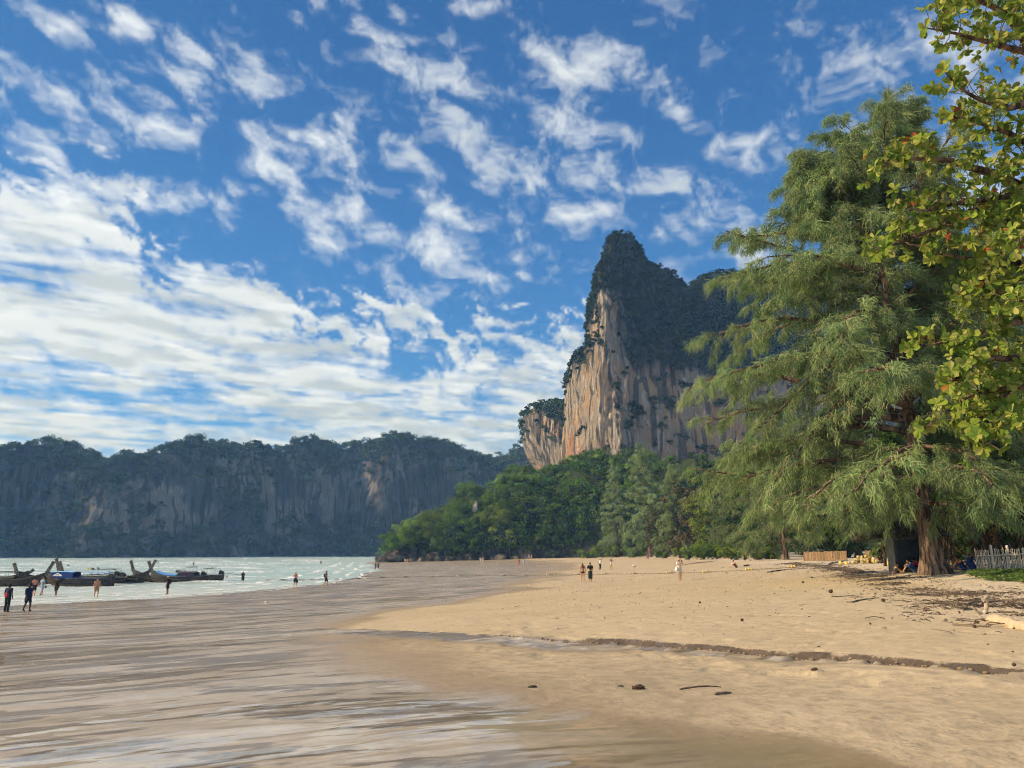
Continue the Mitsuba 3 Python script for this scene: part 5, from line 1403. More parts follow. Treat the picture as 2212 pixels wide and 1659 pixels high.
# ---------------------------------------------------------------- floats
YELLOW, FADED, OLDB = (.56, .44, .13), (.50, .42, .26), (.10, .08, .05)


def float_mesh(c, rad, ax):
    """A ribbed barrel float on a rope."""
    prof = np.array([[.001, -.62], [.22, -.62], [.26, -.5], [.62, -.46], [.93, -.24], [1.0, -.05], [.985, 0], [1.0, .05], [.93, .24], [.62, .46], [.26, .5], [.22, .62], [.001, .62]]) * rad
    m = trimesh.creation.revolve(prof, sections=14)
    m.apply_transform(trimesh.geometry.align_vectors([0, 0, 1], ax)); m.apply_translation(c)
    return m


FL = [(580, 1254), (611.5, 1253.7), (650, 1253.5), (676, 1253), (727, 1252), (776.5, 1250.5), (825.5, 1249), (877, 1247.5), (930, 1246.2), (947, 1246), (989.7, 1245.3), (1032, 1244.6), (1085, 1244), (1132, 1243.4), (1185, 1242.8), (1246, 1242), (1304, 1241.2), (1366, 1240.4),
      (1446, 1238.8), (1524.7, 1237.2), (1617.5, 1232.5), (1709.5, 1226.5)]
FLAB = ['in the surf, first from the boats', 'in the surf, second from the boats', 'at the surf edge left of the shirtless man with the black bag', 'right behind the shirtless man with the black bag', 'on wet sand right of the walker with the backpack', 'second to the right of the walker with the backpack',
        'third to the right of the walker with the backpack', 'fourth to the right of the walker with the backpack', 'left one of the close pair on the wet flat', 'right one of the close pair on the wet flat', 'first right of the close pair', 'second right of the close pair', 'fourth left of the bikini woman',
        'third left of the bikini woman', 'second left of the bikini woman', 'beside the bikini woman', 'first right of the woman in the long skirt', 'second right of the woman in the long skirt', 'just left of the woman in white', 'just right of the woman in white', 'below the seated shirtless man', 'nearest the tree, brightest yellow']
line = []
for (X, Y), lab in zip(FL, FLAB):
    p = on_ground(X, Y); rad = .145
    wetk = X < 900
    base_c = OLDB if wetk else FADED if X < 1500 else YELLOW
    t = thing('float_cluster', 'three round floats ' + lab, 'float', 'floats strung on the rope across the beach')
    for k in range(3):
        c = p + [(k - 1) * .26, r.normal() * .02, rad * (.72 if p[2] > .05 else .2)]
        tone = (.8 + .4 * r.random()) * (1.0 if k < 2 or X < 900 or X > 1600 else .45)
        colored('float', float_mesh(c, rad, [1, r.normal() * .15, r.normal() * .1]), np.array(base_c) * tone, t, smooth=True)
    colored('end_knot', blob(p + [.50, 0, .05], .06, 3, 1), (.10, .08, .06), t)
    line += [p + [-.42, 0, .06], p + [.5, 0, .06]]
line += [on_ground(1790, 1222) + [0, 0, .05], on_ground(1850, 1217) + [0, 0, .1]]
rope = np.array(line); pts_ = []
for a, b in zip(rope[:-1], rope[1:]):
    for s in np.linspace(0, 1, 7)[:-1]:
        q = a + (b - a) * s; gz = max(float(ground_z(q[:1], q[1:2])[0]), -.02)
        pts_.append([q[0], q[1], gz + .045])
t = thing('rope', 'thin sagging rope that links the floats across the beach', 'rope')
scene[t] = mikit.ply(tube(pts_, .022, 5), 'drift_wood', smooth=True)
# heap of yellow floats at the ridged trunk
hp = on_ground(1868, 1218)
for k in range(46):
    a = r.random(); lay = 0 if k < 26 else 1 if k < 39 else 2
    x_ = r.uniform(-1.35, 1.35) * (1 - .32 * lay); y_ = r.uniform(-.6, .6) * (1 - .3 * lay)
    c = hp + [x_, y_ + .5, 0]; c[2] = float(ground_z(c[:1], c[1:2])[0]) + .15 + lay * .22
    t = thing('yellow_float', 'yellow float in the heap beside the ridged casuarina trunk', 'float', 'yellow floats heaped beside the ridged trunk')
    m, cc = paint(float_mesh(c, r.uniform(.13, .20), unit(1, r)[0]), np.array(YELLOW if r.random() < .65 else FADED) * r.uniform(.7, 1.15))
    scene[t] = mikit.ply(m, 'paint', smooth=True, color=cc)
for X, Y, lab in ((1816, 1220, 'large yellow float lying left of the heap'), (1829, 1221.5, 'yellow float lying in front of the heap'), (1920, 1222, 'pale yellow float by the stall wall')):
    p = on_ground(X, Y); t = thing('yellow_float', lab, 'float')
    m, cc = paint(float_mesh(p + [0, 0, .15], .2, [.8, .3, .4]), YELLOW); scene[t] = mikit.ply(m, 'paint', smooth=True, color=cc)
for X, Y, lab in ((33, 1221, 'small dark mooring buoy beyond the leftmost boats'), (147, 1222.5, 'small dark mooring buoy beyond the two bow posts'), (200, 1230, 'dark mooring buoy beyond the boat with the yellow flag'), (212, 1229, 'dark mooring buoy right of the one beyond the yellow flag'), (286, 1233, 'dark mooring buoy beyond the high right pointing bow')):
    p = on_ground(X, Y); t = thing('mooring_buoy', lab, 'buoy'); m, cc = paint(float_mesh(p + [0, 0, .18], .34, [.1, .1, 1]), (.03, .03, .03)); scene[t] = mikit.ply(m, 'paint', smooth=True, color=cc)
# ---------------------------------------------------------------- stall, fences, drift line
gz = lambda x, y: float(ground_z(np.array([float(x)]), np.array([float(y)]), True)[0])
scene['tarp'] = {'type': 'twosided', 'bsdf': {'type': 'principled', 'base_color': mikit.proc(lambda p, n, uv: mikit.mix((.030, .042, .042), (.085, .105, .10), mikit.fbm(p.x * 2.2, p.y * 2.2, p.z * 3.5, 4))), 'roughness': .42, 'specular': .45}}
scene['thatch'] = {'type': 'twosided', 'bsdf': {'type': 'diffuse', 'reflectance': VC}}
scene['bamboo'] = {'type': 'twosided', 'bsdf': {'type': 'principled', 'base_color': VC, 'roughness': .55, 'specular': .3}}
r = np.random.default_rng(77)


def sheet(p00, p10, p11, p01, nu, nv, wob, seed, thick=.02):
    a, b = np.meshgrid(np.linspace(0, 1, nu), np.linspace(0, 1, nv), indexing='ij'); a, b = a[..., None], b[..., None]
    g = np.asarray(p00) * (1 - a) * (1 - b) + np.asarray(p10) * a * (1 - b) + np.asarray(p11) * a * b + np.asarray(p01) * (1 - a) * b
    nrm = np.cross(np.asarray(p10, float) - p00, np.asarray(p01, float) - p00); nrm /= np.linalg.norm(nrm)
    g = g + nrm * ((F3(g * 2.3, 3, seed) - .5) * wob)[..., None]
    f = grid_faces(nu, nv)
    return cat([(g.reshape(-1, 3), f), ((g - nrm * thick).reshape(-1, 3), f[:, ::-1])])


def thatch(eave_a, eave_b, ridge_a, ridge_b, rows, per, length, r, tone=1.0):
    """Overlapping bundles of dry palm leaf."""
    P, Dn, C = [], [], []
    ea, eb, ra, rb = map(lambda q: np.asarray(q, float), (eave_a, eave_b, ridge_a, ridge_b))
    for k in range(rows):
        v = k / rows
        a, b = ea + (ra - ea) * v, eb + (rb - eb) * v
        s = r.random((per, 1)); q = a + (b - a) * s
        down = (ea - ra) * (1 - s) + (eb - rb) * s; down /= np.linalg.norm(down, axis=1, keepdims=True)
        P.append(q + r.normal(size=(per, 3)) * .025 - down * length * .5); Dn.append(down + r.normal(size=(per, 3)) * .13 + np.array([0, 0, -.06]))
        C.append(np.array([(.22, .175, .12)]) * r.uniform(.45, 1.3, (per, 1)) * tone)
    P, Dn, C = np.vstack(P), np.vstack(Dn), np.vstack(C); Dn /= np.linalg.norm(Dn, axis=1, keepdims=True)
    return needles(P, Dn, length * r.uniform(.7, 1.3, len(P)), .045, C, r)


q0 = on_ground(1938, 1238); dq = q0[1]
x0, x1, y0, y1, zb, xk = q0[0], q0[0] + 2.9, dq, dq + 2.3, q0[2], .66
st = thing('beach_stall', 'small stall with dark green tarpaulin walls and shaggy thatched roof behind the big trunk', 'stall')
put('front_tarpaulin', sheet([x0, y0, zb - .05], [x0 + .14, y0 + .02, zb], [x0 + .16, y0 + .02, zb + 2.28], [x0 - .02, y0, zb + 2.25], 6, 24, .08, 3), 'tarp', st, smooth=40)
put('side_tarpaulin', sheet([x0 + xk, y1, zb - .1], [x0, y0, zb - .05], [x0 - .02, y0, zb + 2.25], [x0 + xk, y1, zb + 2.25], 16, 20, .10, 4), 'tarp', st, smooth=40)
put('back_tarpaulin', sheet([x0 + xk, y1, zb - .2], [x1, y1, zb - .2], [x1, y1, zb + 2.3], [x0 + xk, y1, zb + 2.3], 16, 16, .08, 5), 'tarp', st, smooth=40)
put('side_tarpaulin', sheet([x1, y0, zb - .2], [x1, y1, zb - .2], [x1, y1, zb + 2.3], [x1, y0, zb + 2.3], 12, 12, .08, 6), 'tarp', st, smooth=40)
for (xx, yy) in ((x0 + .10, y0 + .10), (x1 - .05, y0 + .05), (x0 + xk + .06, y1 - .08), (x1 - .05, y1 - .06)):
    put('post', tube([[xx, yy, zb - .3], [xx, yy, zb + 2.3]], .05, 7), 'drift_wood', st)
put('brace', tube([[x0 - .05, y0 - .05, zb + 2.25], [x0 + .22, y0 - .03, zb + 1.95]], .025, 6), 'pale_wood', st)
roof = cat([thatch([x0 - 1.3, y0 - .55, zb + 2.12], [x1 + .5, y0 - .55, zb + 2.25], [x0 - .2, y0 + 1.15, zb + 3.05], [x1, y0 + 1.15, zb + 3.10], 13, 330, .55, r), thatch([x0 - 1.3, y1 + .5, zb + 2.15], [x1 + .5, y1 + .5, zb + 2.20], [x0 - .2, y0 + 1.15, zb + 3.05], [x1, y0 + 1.15, zb + 3.10], 8, 220, .55, r),
            thatch([x0 - 1.3, y1 + .5, zb + 2.10], [x0 - 1.3, y0 - .55, zb + 2.10], [x0 - .2, y0 + 1.2, zb + 3.05], [x0 - .2, y0 + 1.1, zb + 3.05], 8, 200, .5, r)])
put('thatched_roof', roof[:2], 'thatch', st, color=roof[2])
put('roof_deck', sheet([x0 - 1.2, y0 - .45, zb + 2.10], [x1 + .45, y0 - .45, zb + 2.16], [x1, y0 + 1.15, zb + 3.00], [x0 - .2, y0 + 1.15, zb + 2.96], 8, 6, .02, 7), 'drift_wood', st)
put('roof_deck', sheet([x0 - 1.2, y1 + .4, zb + 2.10], [x1 + .45, y1 + .4, zb + 2.16], [x1, y0 + 1.2, zb + 2.99], [x0 - .2, y0 + 1.2, zb + 2.95], 8, 6, .02, 8), 'drift_wood', st)
# a thatched sunshade whose peak shows over the stall
pk = at(1966, 1116, dq + 7)
t = thing('thatched_parasol', 'thatched parasol whose grey peak shows above the stall roof', 'parasol')
put('pole', tube([[pk[0], pk[1], gz(pk[0], pk[1]) - .2], pk], .07, 7), 'drift_wood', t)
P = unit(1500, r); a = r.random(1500) * 2 * PI; v = r.random(1500) ** .6
pp = pk + np.stack([np.cos(a) * v * 1.6, np.sin(a) * v * 1.6, -v * .95 + .12], 1)
dd = np.stack([np.cos(a) * .85, np.sin(a) * .85, np.full(1500, -.55)], 1) + r.normal(size=(1500, 3)) * .1; dd /= np.linalg.norm(dd, axis=1, keepdims=True)
v_, f_, c_ = needles(pp, dd, .55, .07, np.array([(.25, .21, .16)]) * r.uniform(.5, 1.3, (1500, 1)), r)
put('thatch', (v_, f_), 'thatch', t, color=c_)
cone = trimesh.creation.cone(1.75, 1.05, sections=18); cone.apply_translation([pk[0], pk[1], pk[2] - 1.0]); put('frame', cone, 'drift_wood', t)


def fence(label, a, b, height, spacing, slat_r, col, posts=(), rails=(.62,), post_col=None, group=None, jitter=.05, post_h=1.25, flat=0, rail_r=.03):
    t = thing('fence', label, 'fence', group)
    a, b = np.asarray(a, float), np.asarray(b, float); L = np.linalg.norm(b - a); d = (b - a) / L
    n = int(L / spacing)
    for k in range(n):
        p = a + d * (k + .5 + r.normal() * .18) * spacing; z = gz(p[0], p[1])
        h = height * (1 + r.normal() * jitter)
        tilt = r.normal(size=2) * .03
        s = tube([[p[0], p[1], z - .15], [p[0] + tilt[0] * .4, p[1] + tilt[1] * .4, z + h * .5], [p[0] + tilt[0], p[1] + tilt[1], z + h]], slat_r * r.uniform(.8, 1.2), 5) if not flat else box(p[0], p[1], z + h / 2, spacing * .93, .03, h, math.atan2(d[1], d[0]))
        m, c = paint(s if not isinstance(s, tuple) else s, np.array(col) * r.uniform(.65, 1.15))
        put('slat', m, 'bamboo', t, color=c, smooth=not flat)
    for hgt in rails:
        pts = []
        for s in np.linspace(0, 1, 14):
            p = a + (b - a) * s; pts.append([p[0], p[1] - slat_r - .03, gz(p[0], p[1]) + height * hgt + r.normal() * .012])
        colored('rail', tube(pts, rail_r, 6), np.array(col) * .95, t, 'bamboo', True)
    for s in posts:
        p = a + (b - a) * s; z = gz(p[0], p[1])
        colored('post', tube([[p[0], p[1] + .06, z - .3], [p[0], p[1] + .06, z + post_h]], .06, 9), post_col or col, t, 'bamboo', True)
    return t


fa, fb = on_ground(2109, 1236), on_ground(2330, 1228)
fence('whitish bamboo picket fence at the right edge behind the creeping vines', fa, fb, 1.12, .072, .020, (.62, .57, .48), posts=(.18, .34, .70), post_col=(.68, .65, .58), rails=(.74,), post_h=1.36)
ga, gb = on_ground(2000, 1229) + [0, 2.0, 0], on_ground(2108, 1230) + [0, 1.8, 0]
fence('older yellow brown bamboo fence in the shade behind the seated men', ga, gb, 1.55, .085, .018, (.26, .21, .11), posts=(.5,), post_col=(.30, .26, .16), rails=(.5,), post_h=1.7, jitter=.12)
ha, hb = on_ground(1738, 1212), on_ground(1830, 1211)
fence('brown panel fence between the leaning casuarina and the ridged trunk', ha, hb, 1.02, .16, .02, (.24, .16, .085), posts=(0, .25, .5, .75, 1), post_col=(.13, .08, .05), rails=(.95, .08), post_h=1.1, flat=1)
fence('short fence panel right of the ridged trunk', on_ground(1872, 1210), on_ground(1905, 1210), .95, .16, .02, (.23, .15, .09), posts=(0, 1), rails=(.9,), post_h=1.0, flat=1)
fence('reddish brown fence panel half hidden by bright bushes', on_ground(1562, 1206), on_ground(1588, 1206), 1.1, .2, .02, (.22, .09, .06), posts=(0, 1), rails=(.92,), post_h=1.15, flat=1)

# the wrack line
WR = [(1700, 1216), (1745, 1221), (1790, 1226), (1835, 1234), (1880, 1245), (1930, 1257), (1985, 1270), (2040, 1282), (2100, 1296), (2160, 1310), (2215, 1330), (2290, 1350)]
wl = curve([on_ground(X, Y) for X, Y in WR], 300)
parts = []
for k in range(7500):
    s = r.random() ** .8; i = int(s * 298); c = wl[i] + [0, 0, 0]
    w = .55 + 1.1 * math.exp(-((wl[i][1] - 24) / 9) ** 2)
    nrm = np.array([.8, .6]); tg = np.array([-.55, .83])
    c[:2] += nrm * r.normal() * w + tg * r.normal() * .9
    if F3(np.array([[c[0] * .8, c[1] * .5, 1.0]]), 2, 5)[0] < .40 + .1 * r.random(): continue
    L = .08 + .5 * r.random() ** 3.0; a = r.normal() * .7 + 2.2
    d = np.array([math.cos(a), math.sin(a)]) * L / 2
    z = gz(c[0], c[1]) + .012 + .035 * r.random()
    mid = [c[0] + r.normal() * .04 * L, c[1] + r.normal() * .04 * L, z + .03 * r.random()]
    q = [[c[0] - d[0], c[1] - d[1], z], mid, [c[0] + d[0], c[1] + d[1], z + .02 * r.normal()]]
    parts.append(tube(q, np.array([.9, 1, .5]) * (.006 + .012 * r.random() ** 2), 4, caps=False))
t = thing('driftwood_litter', 'long band of dark twigs, bark and leaf litter along the high tide line', 'litter')
m = cat(parts); scene[t] = mikit.ply(m, 'drift_wood', smooth=True); tag(t, kind='stuff')
# dry leaf flakes in the same band
n = 2600; s = r.random(n); i = (s * 298).astype(int)
c = wl[i] + np.stack([r.normal(size=n) * 1.2, r.normal(size=n) * 1.3, np.zeros(n)], 1); c[:, 2] = ground_z(c[:, 0], c[:, 1], True) + .015
n2_ = 1500; e_ = np.stack([r.uniform(-3, 26, n2_), r.uniform(9, 80, n2_), np.zeros(n2_)], 1); e_ = e_[(bank(e_[:, 0], e_[:, 1]) > .3) & (e_[:, 0] > -2 + r.random(n2_) * 6)]
e_[:, 2] = ground_z(e_[:, 0], e_[:, 1], True) + .01; c = np.vstack([c, e_]); n = len(c); far_ = 1 + (c[:, 1] / 60).clip(0, 1)
nr = unit(n, r) * .5 + [0, 0, 1]; nr /= np.linalg.norm(nr, axis=1, keepdims=True)
v, f, cc = leaf_tris(c, nr, .034 * far_ * r.uniform(.4, 1.5, n), np.array([(.10, .06, .04), (.22, .15, .09), (.06, .04, .03)])[r.integers(0, 3, n)], r)
t = thing('leaf_litter', 'brown fallen leaves and bark flakes scattered over the dry sand', 'litter'); scene[t] = mikit.ply((v, f), 'leaf', color=cc); tag(t, kind='stuff')


def log(label, A, B, rad, bs='drift_wood', bend=.06, name='driftwood_log', lift=0.0):
    a, b = on_ground(*A), on_ground(*B); L = np.linalg.norm(b - a)
    p = [a + (b - a) * s + r.normal(size=3) * [bend * L * .15, bend * L * .15, 0] for s in np.linspace(0, 1, 9)]
    p = [[q[0], q[1], gz(q[0], q[1]) + rad * .55 + lift * math.sin(k / 8 * PI)] for k, q in enumerate(p)]
    t = thing(name, label, 'driftwood' if name != 'plank' else 'plank')
    m = tube(curve(p, 18), rad * np.interp(np.linspace(0, 1, 18), [0, .1, .6, 1], [.7, 1, .85, .35]) * (1 + .15 * r.normal(size=18)), 8)
    scene[t] = mikit.ply(m, bs, smooth=True); return t


log('long dark pole lying on the sand right of the woman in white', (1479, 1220), (1548, 1212), .07, bend=.01)
log('dark tapering log below the brightest float cluster', (1657, 1237), (1700, 1231), .07)
log('long dark branch trailing right from the dark tapering log', (1700, 1231), (1745, 1228), .045)
log('thick pale squared timber pointing at the buoy heap', (1787, 1220.5), (1832, 1211.5), .10, 'pale_wood', .01)
log('pale bamboo pole on the sand in front of the stall sitters', (1893, 1245), (1992, 1238), .035, 'pale_wood', .01)
log('short dark log right of the seated shirtless man', (1608, 1223.5), (1620, 1221.5), .11)
log('forked dark branch at the lower left of the litter band', (1838, 1291), (1866, 1291), .028)
log('dark branch in front of the litter band right of the coconut', (1798, 1290), (1850, 1286), .02)
log('long dark branch lying across the litter band', (1830, 1301), (1898, 1292), .03)
log('dark branch on the sand at the right edge of the litter', (2060, 1352), (2140, 1356), .03)
log('brown branch just above the sand bag', (2080, 1318), (2128, 1306), .03, lift=.12)
log('thin dark curved stick on the damp foreground sand', (1468, 1493), (1560, 1489), .014, bend=.10, name='driftwood_stick', lift=.02)
log('small dark stick with frayed bark below the curved one', (1545, 1503), (1580, 1501), .022, name='driftwood_stick')
log('short dark stick at left on the wet sand ripples', (222, 1436), (278, 1437), .012, name='driftwood_stick')
log('thin stick at the stream edge in the middle of the sand', (1040, 1372), (1100, 1374), .010, name='driftwood_stick')
log('fallen dark trunk under the light green bush', (1268, 1205), (1290, 1205.5), .25)
# upright stump of driftwood
p = on_ground(2132, 1326)
t = thing('driftwood_stump', 'bleached driftwood stump standing upright in the litter', 'stump')
sm = cat([tube(curve([p + [-.22, 0, -.1], p + [-.05, 0, .08], p + [.02, 0, .25], p + [.06, .03, .45], p + [.0, 0, .62]], 14), np.interp(np.linspace(0, 1, 14), [0, .3, .7, 1], [.10, .07, .09, .13]), 9), tube(curve([p + [.05, 0, .38], p + [.14, .02, .52], p + [.20, 0, .66]], 8), np.linspace(.07, .035, 8), 7),
          tube(curve([p + [-.02, 0, .42], p + [-.09, .02, .55], p + [-.12, 0, .64]], 8), np.linspace(.06, .03, 8), 7), tube(curve([p + [-.2, 0, .0], p + [-.42, -.05, .10], p + [-.55, -.05, .28]], 8), np.linspace(.07, .02, 8), 6)])
sm = (np.asarray(sm[0]) * .66 + p * .34, sm[1]); scene[t] = mikit.ply(sm, 'pale_wood', smooth=True)
# sand filled sack half buried
a, b = on_ground(2135, 1340), on_ground(2300, 1378)
s = np.linspace(0, 1, 60); pth = a + (b - a) * s[:, None]; pth[:, 2] = [gz(q[0], q[1]) + .04 for q in pth]
v, f = tube(pth, .115 * (1 + .13 * np.abs(np.sin(s * 34)) + .12 * (F3(np.stack([s * 9, s * 0, s * 0], 1), 2, 3) - .5)) * np.minimum(1, s * 8 + .5), 14)
v = v + ((F3(v * 5, 3, 8) - .5) * .07)[:, None]
scene['sack_sand'] = {'type': 'twosided', 'bsdf': {'type': 'diffuse', 'reflectance': mikit.proc(lambda p, n, uv: mikit.mix((.42, .33, .22), (.62, .52, .38), mikit.fbm(p.x * 9, p.y * 9, p.z * 9, 3)))}}
t = thing('sand_sack', 'long lumpy sand filled sack half buried at the right edge', 'sandbag'); scene[t] = mikit.ply((v, f), 'sack_sand', smooth=True)
# stones, coconuts, small finds
scene['husk'] = {'type': 'twosided', 'bsdf': {'type': 'diffuse', 'reflectance': mikit.proc(lambda p, n, uv: mikit.mix((.035, .026, .02), (.13, .09, .06), mikit.fbm(p.x * 18, p.y * 18, p.z * 18, 3)))}}
CO = [(1500.6, 1233, .12, 'coconut just below the dark pole, right of the woman in white'), (1561.6, 1227, .12, 'coconut left of the seated shirtless man'), (1569, 1238.5, .11, 'small coconut between two float clusters'), (1734.7, 1259.5, .12, 'coconut in the open sand left of the litter band'),
      (1794.6, 1281, .17, 'big brown coconut half sunk beside the litter band'), (1753.8, 1249, .12, 'coconut at the upper edge of the litter band'), (1512, 1303.5, .09, 'lone coconut in the middle of the dry sand'), (1603, 1342, .08, 'dark coconut above the stream bank'),
      (1602, 1234, .08, 'small coconut below the seated shirtless man'), (1938, 1250, .13, 'coconut with a pointed husk in front of the stall'), (1908, 1300, .12, 'coconut with a pale splinter at the lower litter edge'), (2105, 1356, .07, 'small dark coconut near the sand sack'), (1880, 1349, .05, 'small dark husk on the lower dry sand'), (2192, 1448, .05, 'dark husk at the right end of the stream bank')]
for k, (X, Y, q, lab) in enumerate(CO):
    p = on_ground(X, Y); t = thing('coconut', lab, 'coconut'); scene[t] = mikit.ply(blob(p + [0, 0, q * .4], q * .5, 60 + k, 3, .12, (1.1, 1, .9), 2.5), 'husk', smooth=True)
ST = [(1380, 1490, .10, 'dark wet clod on the damp foreground sand left of the curved stick', 'husk'), (1340, 1486, .05, 'small reddish shell fragment left of the dark wet clod', 'shore_rock'), (1150, 1488, .07, 'broken dark shell at the left of the damp flat', 'shore_rock'), (1760, 1450, .06, 'small dark clump below the right part of the stream bank', 'husk'),
      (1910, 1359, .07, 'white scrap of litter on the dry sand', 'pale_wood'), (2080, 1281, .09, 'pale pebble in the white upper sand', 'pale_wood'), (1300, 1247.5, .07, 'tiny white shell right of the woman in the long skirt', 'pale_wood'), (575, 1302, .16, 'white scrap on the wet sand at left', 'pale_wood')]
for k, (X, Y, q, lab, bs) in enumerate(ST):
    p = on_ground(X, Y); t = thing('beach_scrap', lab, 'scrap'); scene[t] = mikit.ply(blob(p + [0, 0, q * .2], q * .62, 80 + k, 3, .5, (1.4, .9, .6), 2.0), bs, smooth=40)
p = on_ground(1369.7, 1226.5); t = thing('beach_ball', 'white and green round float alone on the sand behind the rope', 'float'); m, cc = paint(float_mesh(p + [0, 0, .26], .30, [.2, .3, .9]), (.74, .74, .68)); cc[m.vertices[:, 2] < p[2] + .2] = (.14, .2, .08); scene[t] = mikit.ply(m, 'paint', smooth=True, color=cc)
# crumbs of sand fallen from the cut bank
parts = []
for k in range(420):
    x_ = r.uniform(-.5, 11); y_ = (12.43 - .77 * x_ - r.normal() * .10 + .03) / .64
    for _ in range(3): y_ -= float(bank(np.array([x_]), np.array([y_]))[0] - r.normal() * .02 + .10) / .64
    q = .008 + .030 * r.random() ** 3
    parts.append(blob([x_, y_, gz(x_, y_) + q * .2], q, k, 1, .6, (1.2, 1, .8), 2))
scene['clod'] = {'type': 'twosided', 'bsdf': {'type': 'diffuse', 'reflectance': mikit.proc(lambda p, n, uv: mikit.mix((.17, .12, .08), (.34, .26, .18), mikit.fbm(p.x * 7, p.y * 7, p.z * 7, 2)))}}
put('beach_sand__clods', cat(parts), 'clod', smooth=40, kind='stuff')

# ---------------------------------------------------------------- vines, screw pines, banana
n = 2600
A = np.array([on_ground(X, Y)[:2] for X, Y in ((2090, 1239), (2225, 1236), (2250, 1261), (2140, 1252))])
s, q = r.random((2, n, 1)); P2 = (A[0] * (1 - s) + A[1] * s) * (1 - q) + (A[3] * (1 - s) + A[2] * s) * q + r.normal(size=(n, 2)) * .25
c = np.c_[P2, ground_z(P2[:, 0], P2[:, 1], True) + .06 + .22 * r.random(n) * F3(np.c_[P2 * 1.5, P2[:, :1] * 0], 2, 3)]
nr = unit(n, r) * .55 + [-.2, -.3, 1]; nr /= np.linalg.norm(nr, axis=1, keepdims=True)
parts = []
a_ = np.cross(nr, unit(n, r)); a_ /= np.linalg.norm(a_, axis=1, keepdims=True); b_ = np.cross(nr, a_)
sz = .085 * r.uniform(.6, 1.3, n)[:, None]
V = np.stack([c - a_ * sz, c + b_ * sz * .8 + nr * .012, c + a_ * sz * 1.1, c - b_ * sz * .8 + nr * .012], 1).reshape(-1, 3)
F = (np.arange(n)[:, None] * 4 + np.array([[0, 1, 2, 3]]))
col = np.array([(.10, .17, .04), (.15, .21, .06), (.06, .11, .03)])[r.integers(0, 3, n)] * r.uniform(.8, 1.2, (n, 1))
t = thing('creeping_vines', 'bright green creeping beach vines spreading over white sand at the right edge', 'ground cover'); scene[t] = mikit.ply((V, F), 'leaf_glossy', color=np.repeat(col, 4, axis=0)); tag(t, kind='stuff')


def strap_plant(name, label, cat_, base, trunk_h, n, L, w, r, cols, droop=1.2, up=.9, parent_lean=(0, 0), leaf_kind='leaf'):
    t = thing(name, label, cat_)
    b = np.array(base, float); top = b + [parent_lean[0], parent_lean[1], trunk_h]
    put('trunk', tube(curve([b + [0, 0, -.2], (b + top) / 2 + [.1, 0, 0], top], 8), np.linspace(.13, .10, 8), 7), 'bark_dark', t, smooth=True)
    vs, fs, cs, k0 = [], [], [], 0
    for k in range(n):
        a = k * 2.4 + r.random(); el = up * (1 - k / n) + .1 * r.normal()
        d = np.array([math.cos(a), math.sin(a), el]); p = top + r.normal(size=3) * .08; path = [p]
        ll = L * r.uniform(.7, 1.15)
        for j in range(7):
            d = d / np.linalg.norm(d) + np.array([0, 0, -droop * (j + 1) / 22]); d /= np.linalg.norm(d); p = p + d * ll / 7; path.append(p)
        path = np.array(path); sd = np.cross(path[-1] - path[0], [0, 0, 1.0]); sd /= np.linalg.norm(sd) + 1e-9
        ww = w * np.array([.6, .9, 1, 1, .9, .7, .4, .05])[:, None]
        v = np.concatenate([path - sd * ww, path + [0, 0, -.25 * w], path + sd * ww]); m_ = 8
        q = np.array([[j, j + 1, m_ + j + 1, m_ + j] for j in range(7)] + [[m_ + j, m_ + j + 1, 2 * m_ + j + 1, 2 * m_ + j] for j in range(7)])
        vs.append(v); fs.append(q + k0); k0 += len(v); cs.append(np.tile(cols[r.integers(0, len(cols))] * r.uniform(.75, 1.25), (len(v), 1)))
    put('crown', (np.vstack(vs), np.vstack(fs)), leaf_kind, t, color=np.vstack(cs))
    return t, top


SP = [(2105, 1190, 46.5, 3.4, 'screw pine with dark strap leaves right behind the bamboo fence post'), (2165, 1190, 45, 4.4, 'tall screw pine at the right edge above the bamboo fence'), (2060, 1195, 52, 3.2, 'screw pine in deep shade between trunk and fence'), (2215, 1190, 44, 3.2, 'screw pine cut by the right edge of the picture'),
      (2135, 1195, 49, 5.8, 'highest screw pine with glinting leaf tips')]
for X, Y, d, h, lab in SP:
    b = at(X, Y, d); b[2] = gz(b[0], b[1])
    t, top = strap_plant('screw_pine', lab, 'plant', b, h, 90, 1.9, .045, r, np.array([(.045, .085, .035), (.03, .06, .025), (.07, .11, .05)]), parent_lean=(r.normal() * .3, -.3))
    # skirt of dead leaves
    n = 520; a = r.random(n) * 2 * PI; q = r.random(n)
    pp = top + np.stack([np.cos(a) * .25 * (1 + q), np.sin(a) * .25 * (1 + q), -.2 - q * (h - .9)], 1); dd = np.stack([np.cos(a) * .45, np.sin(a) * .45, np.full(n, -1.0)], 1) + r.normal(size=(n, 3)) * .2; dd /= np.linalg.norm(dd, axis=1, keepdims=True)
    v, f, c = needles(pp, dd, r.uniform(.7, 1.4, n), .05, np.array([(.20, .13, .075), (.13, .085, .05), (.28, .20, .12)])[r.integers(0, 3, n)], r)
    put('dead_leaves', (v, f), 'thatch', t, color=c)
b = on_ground(1800, 1206); b[1] += 2
strap_plant('banana_plant', 'broad leaved banana plant over the brown panel fence', 'plant', b, 1.0, 9, 1.7, .26, r, np.array([(.16, .26, .06), (.12, .21, .05)]), droop=.9, up=1.8)
strap_plant('fan_palm', 'small palm with pale split fronds left of the stall roof', 'plant', at(1908, 1196, 60) * [1, 1, 0] + [0, 0, gz(*at(1908, 1196, 60)[:2])], 1.6, 26, 1.3, .05, r, np.array([(.20, .22, .10), (.14, .18, .07)]), droop=1.0, up=1.2)

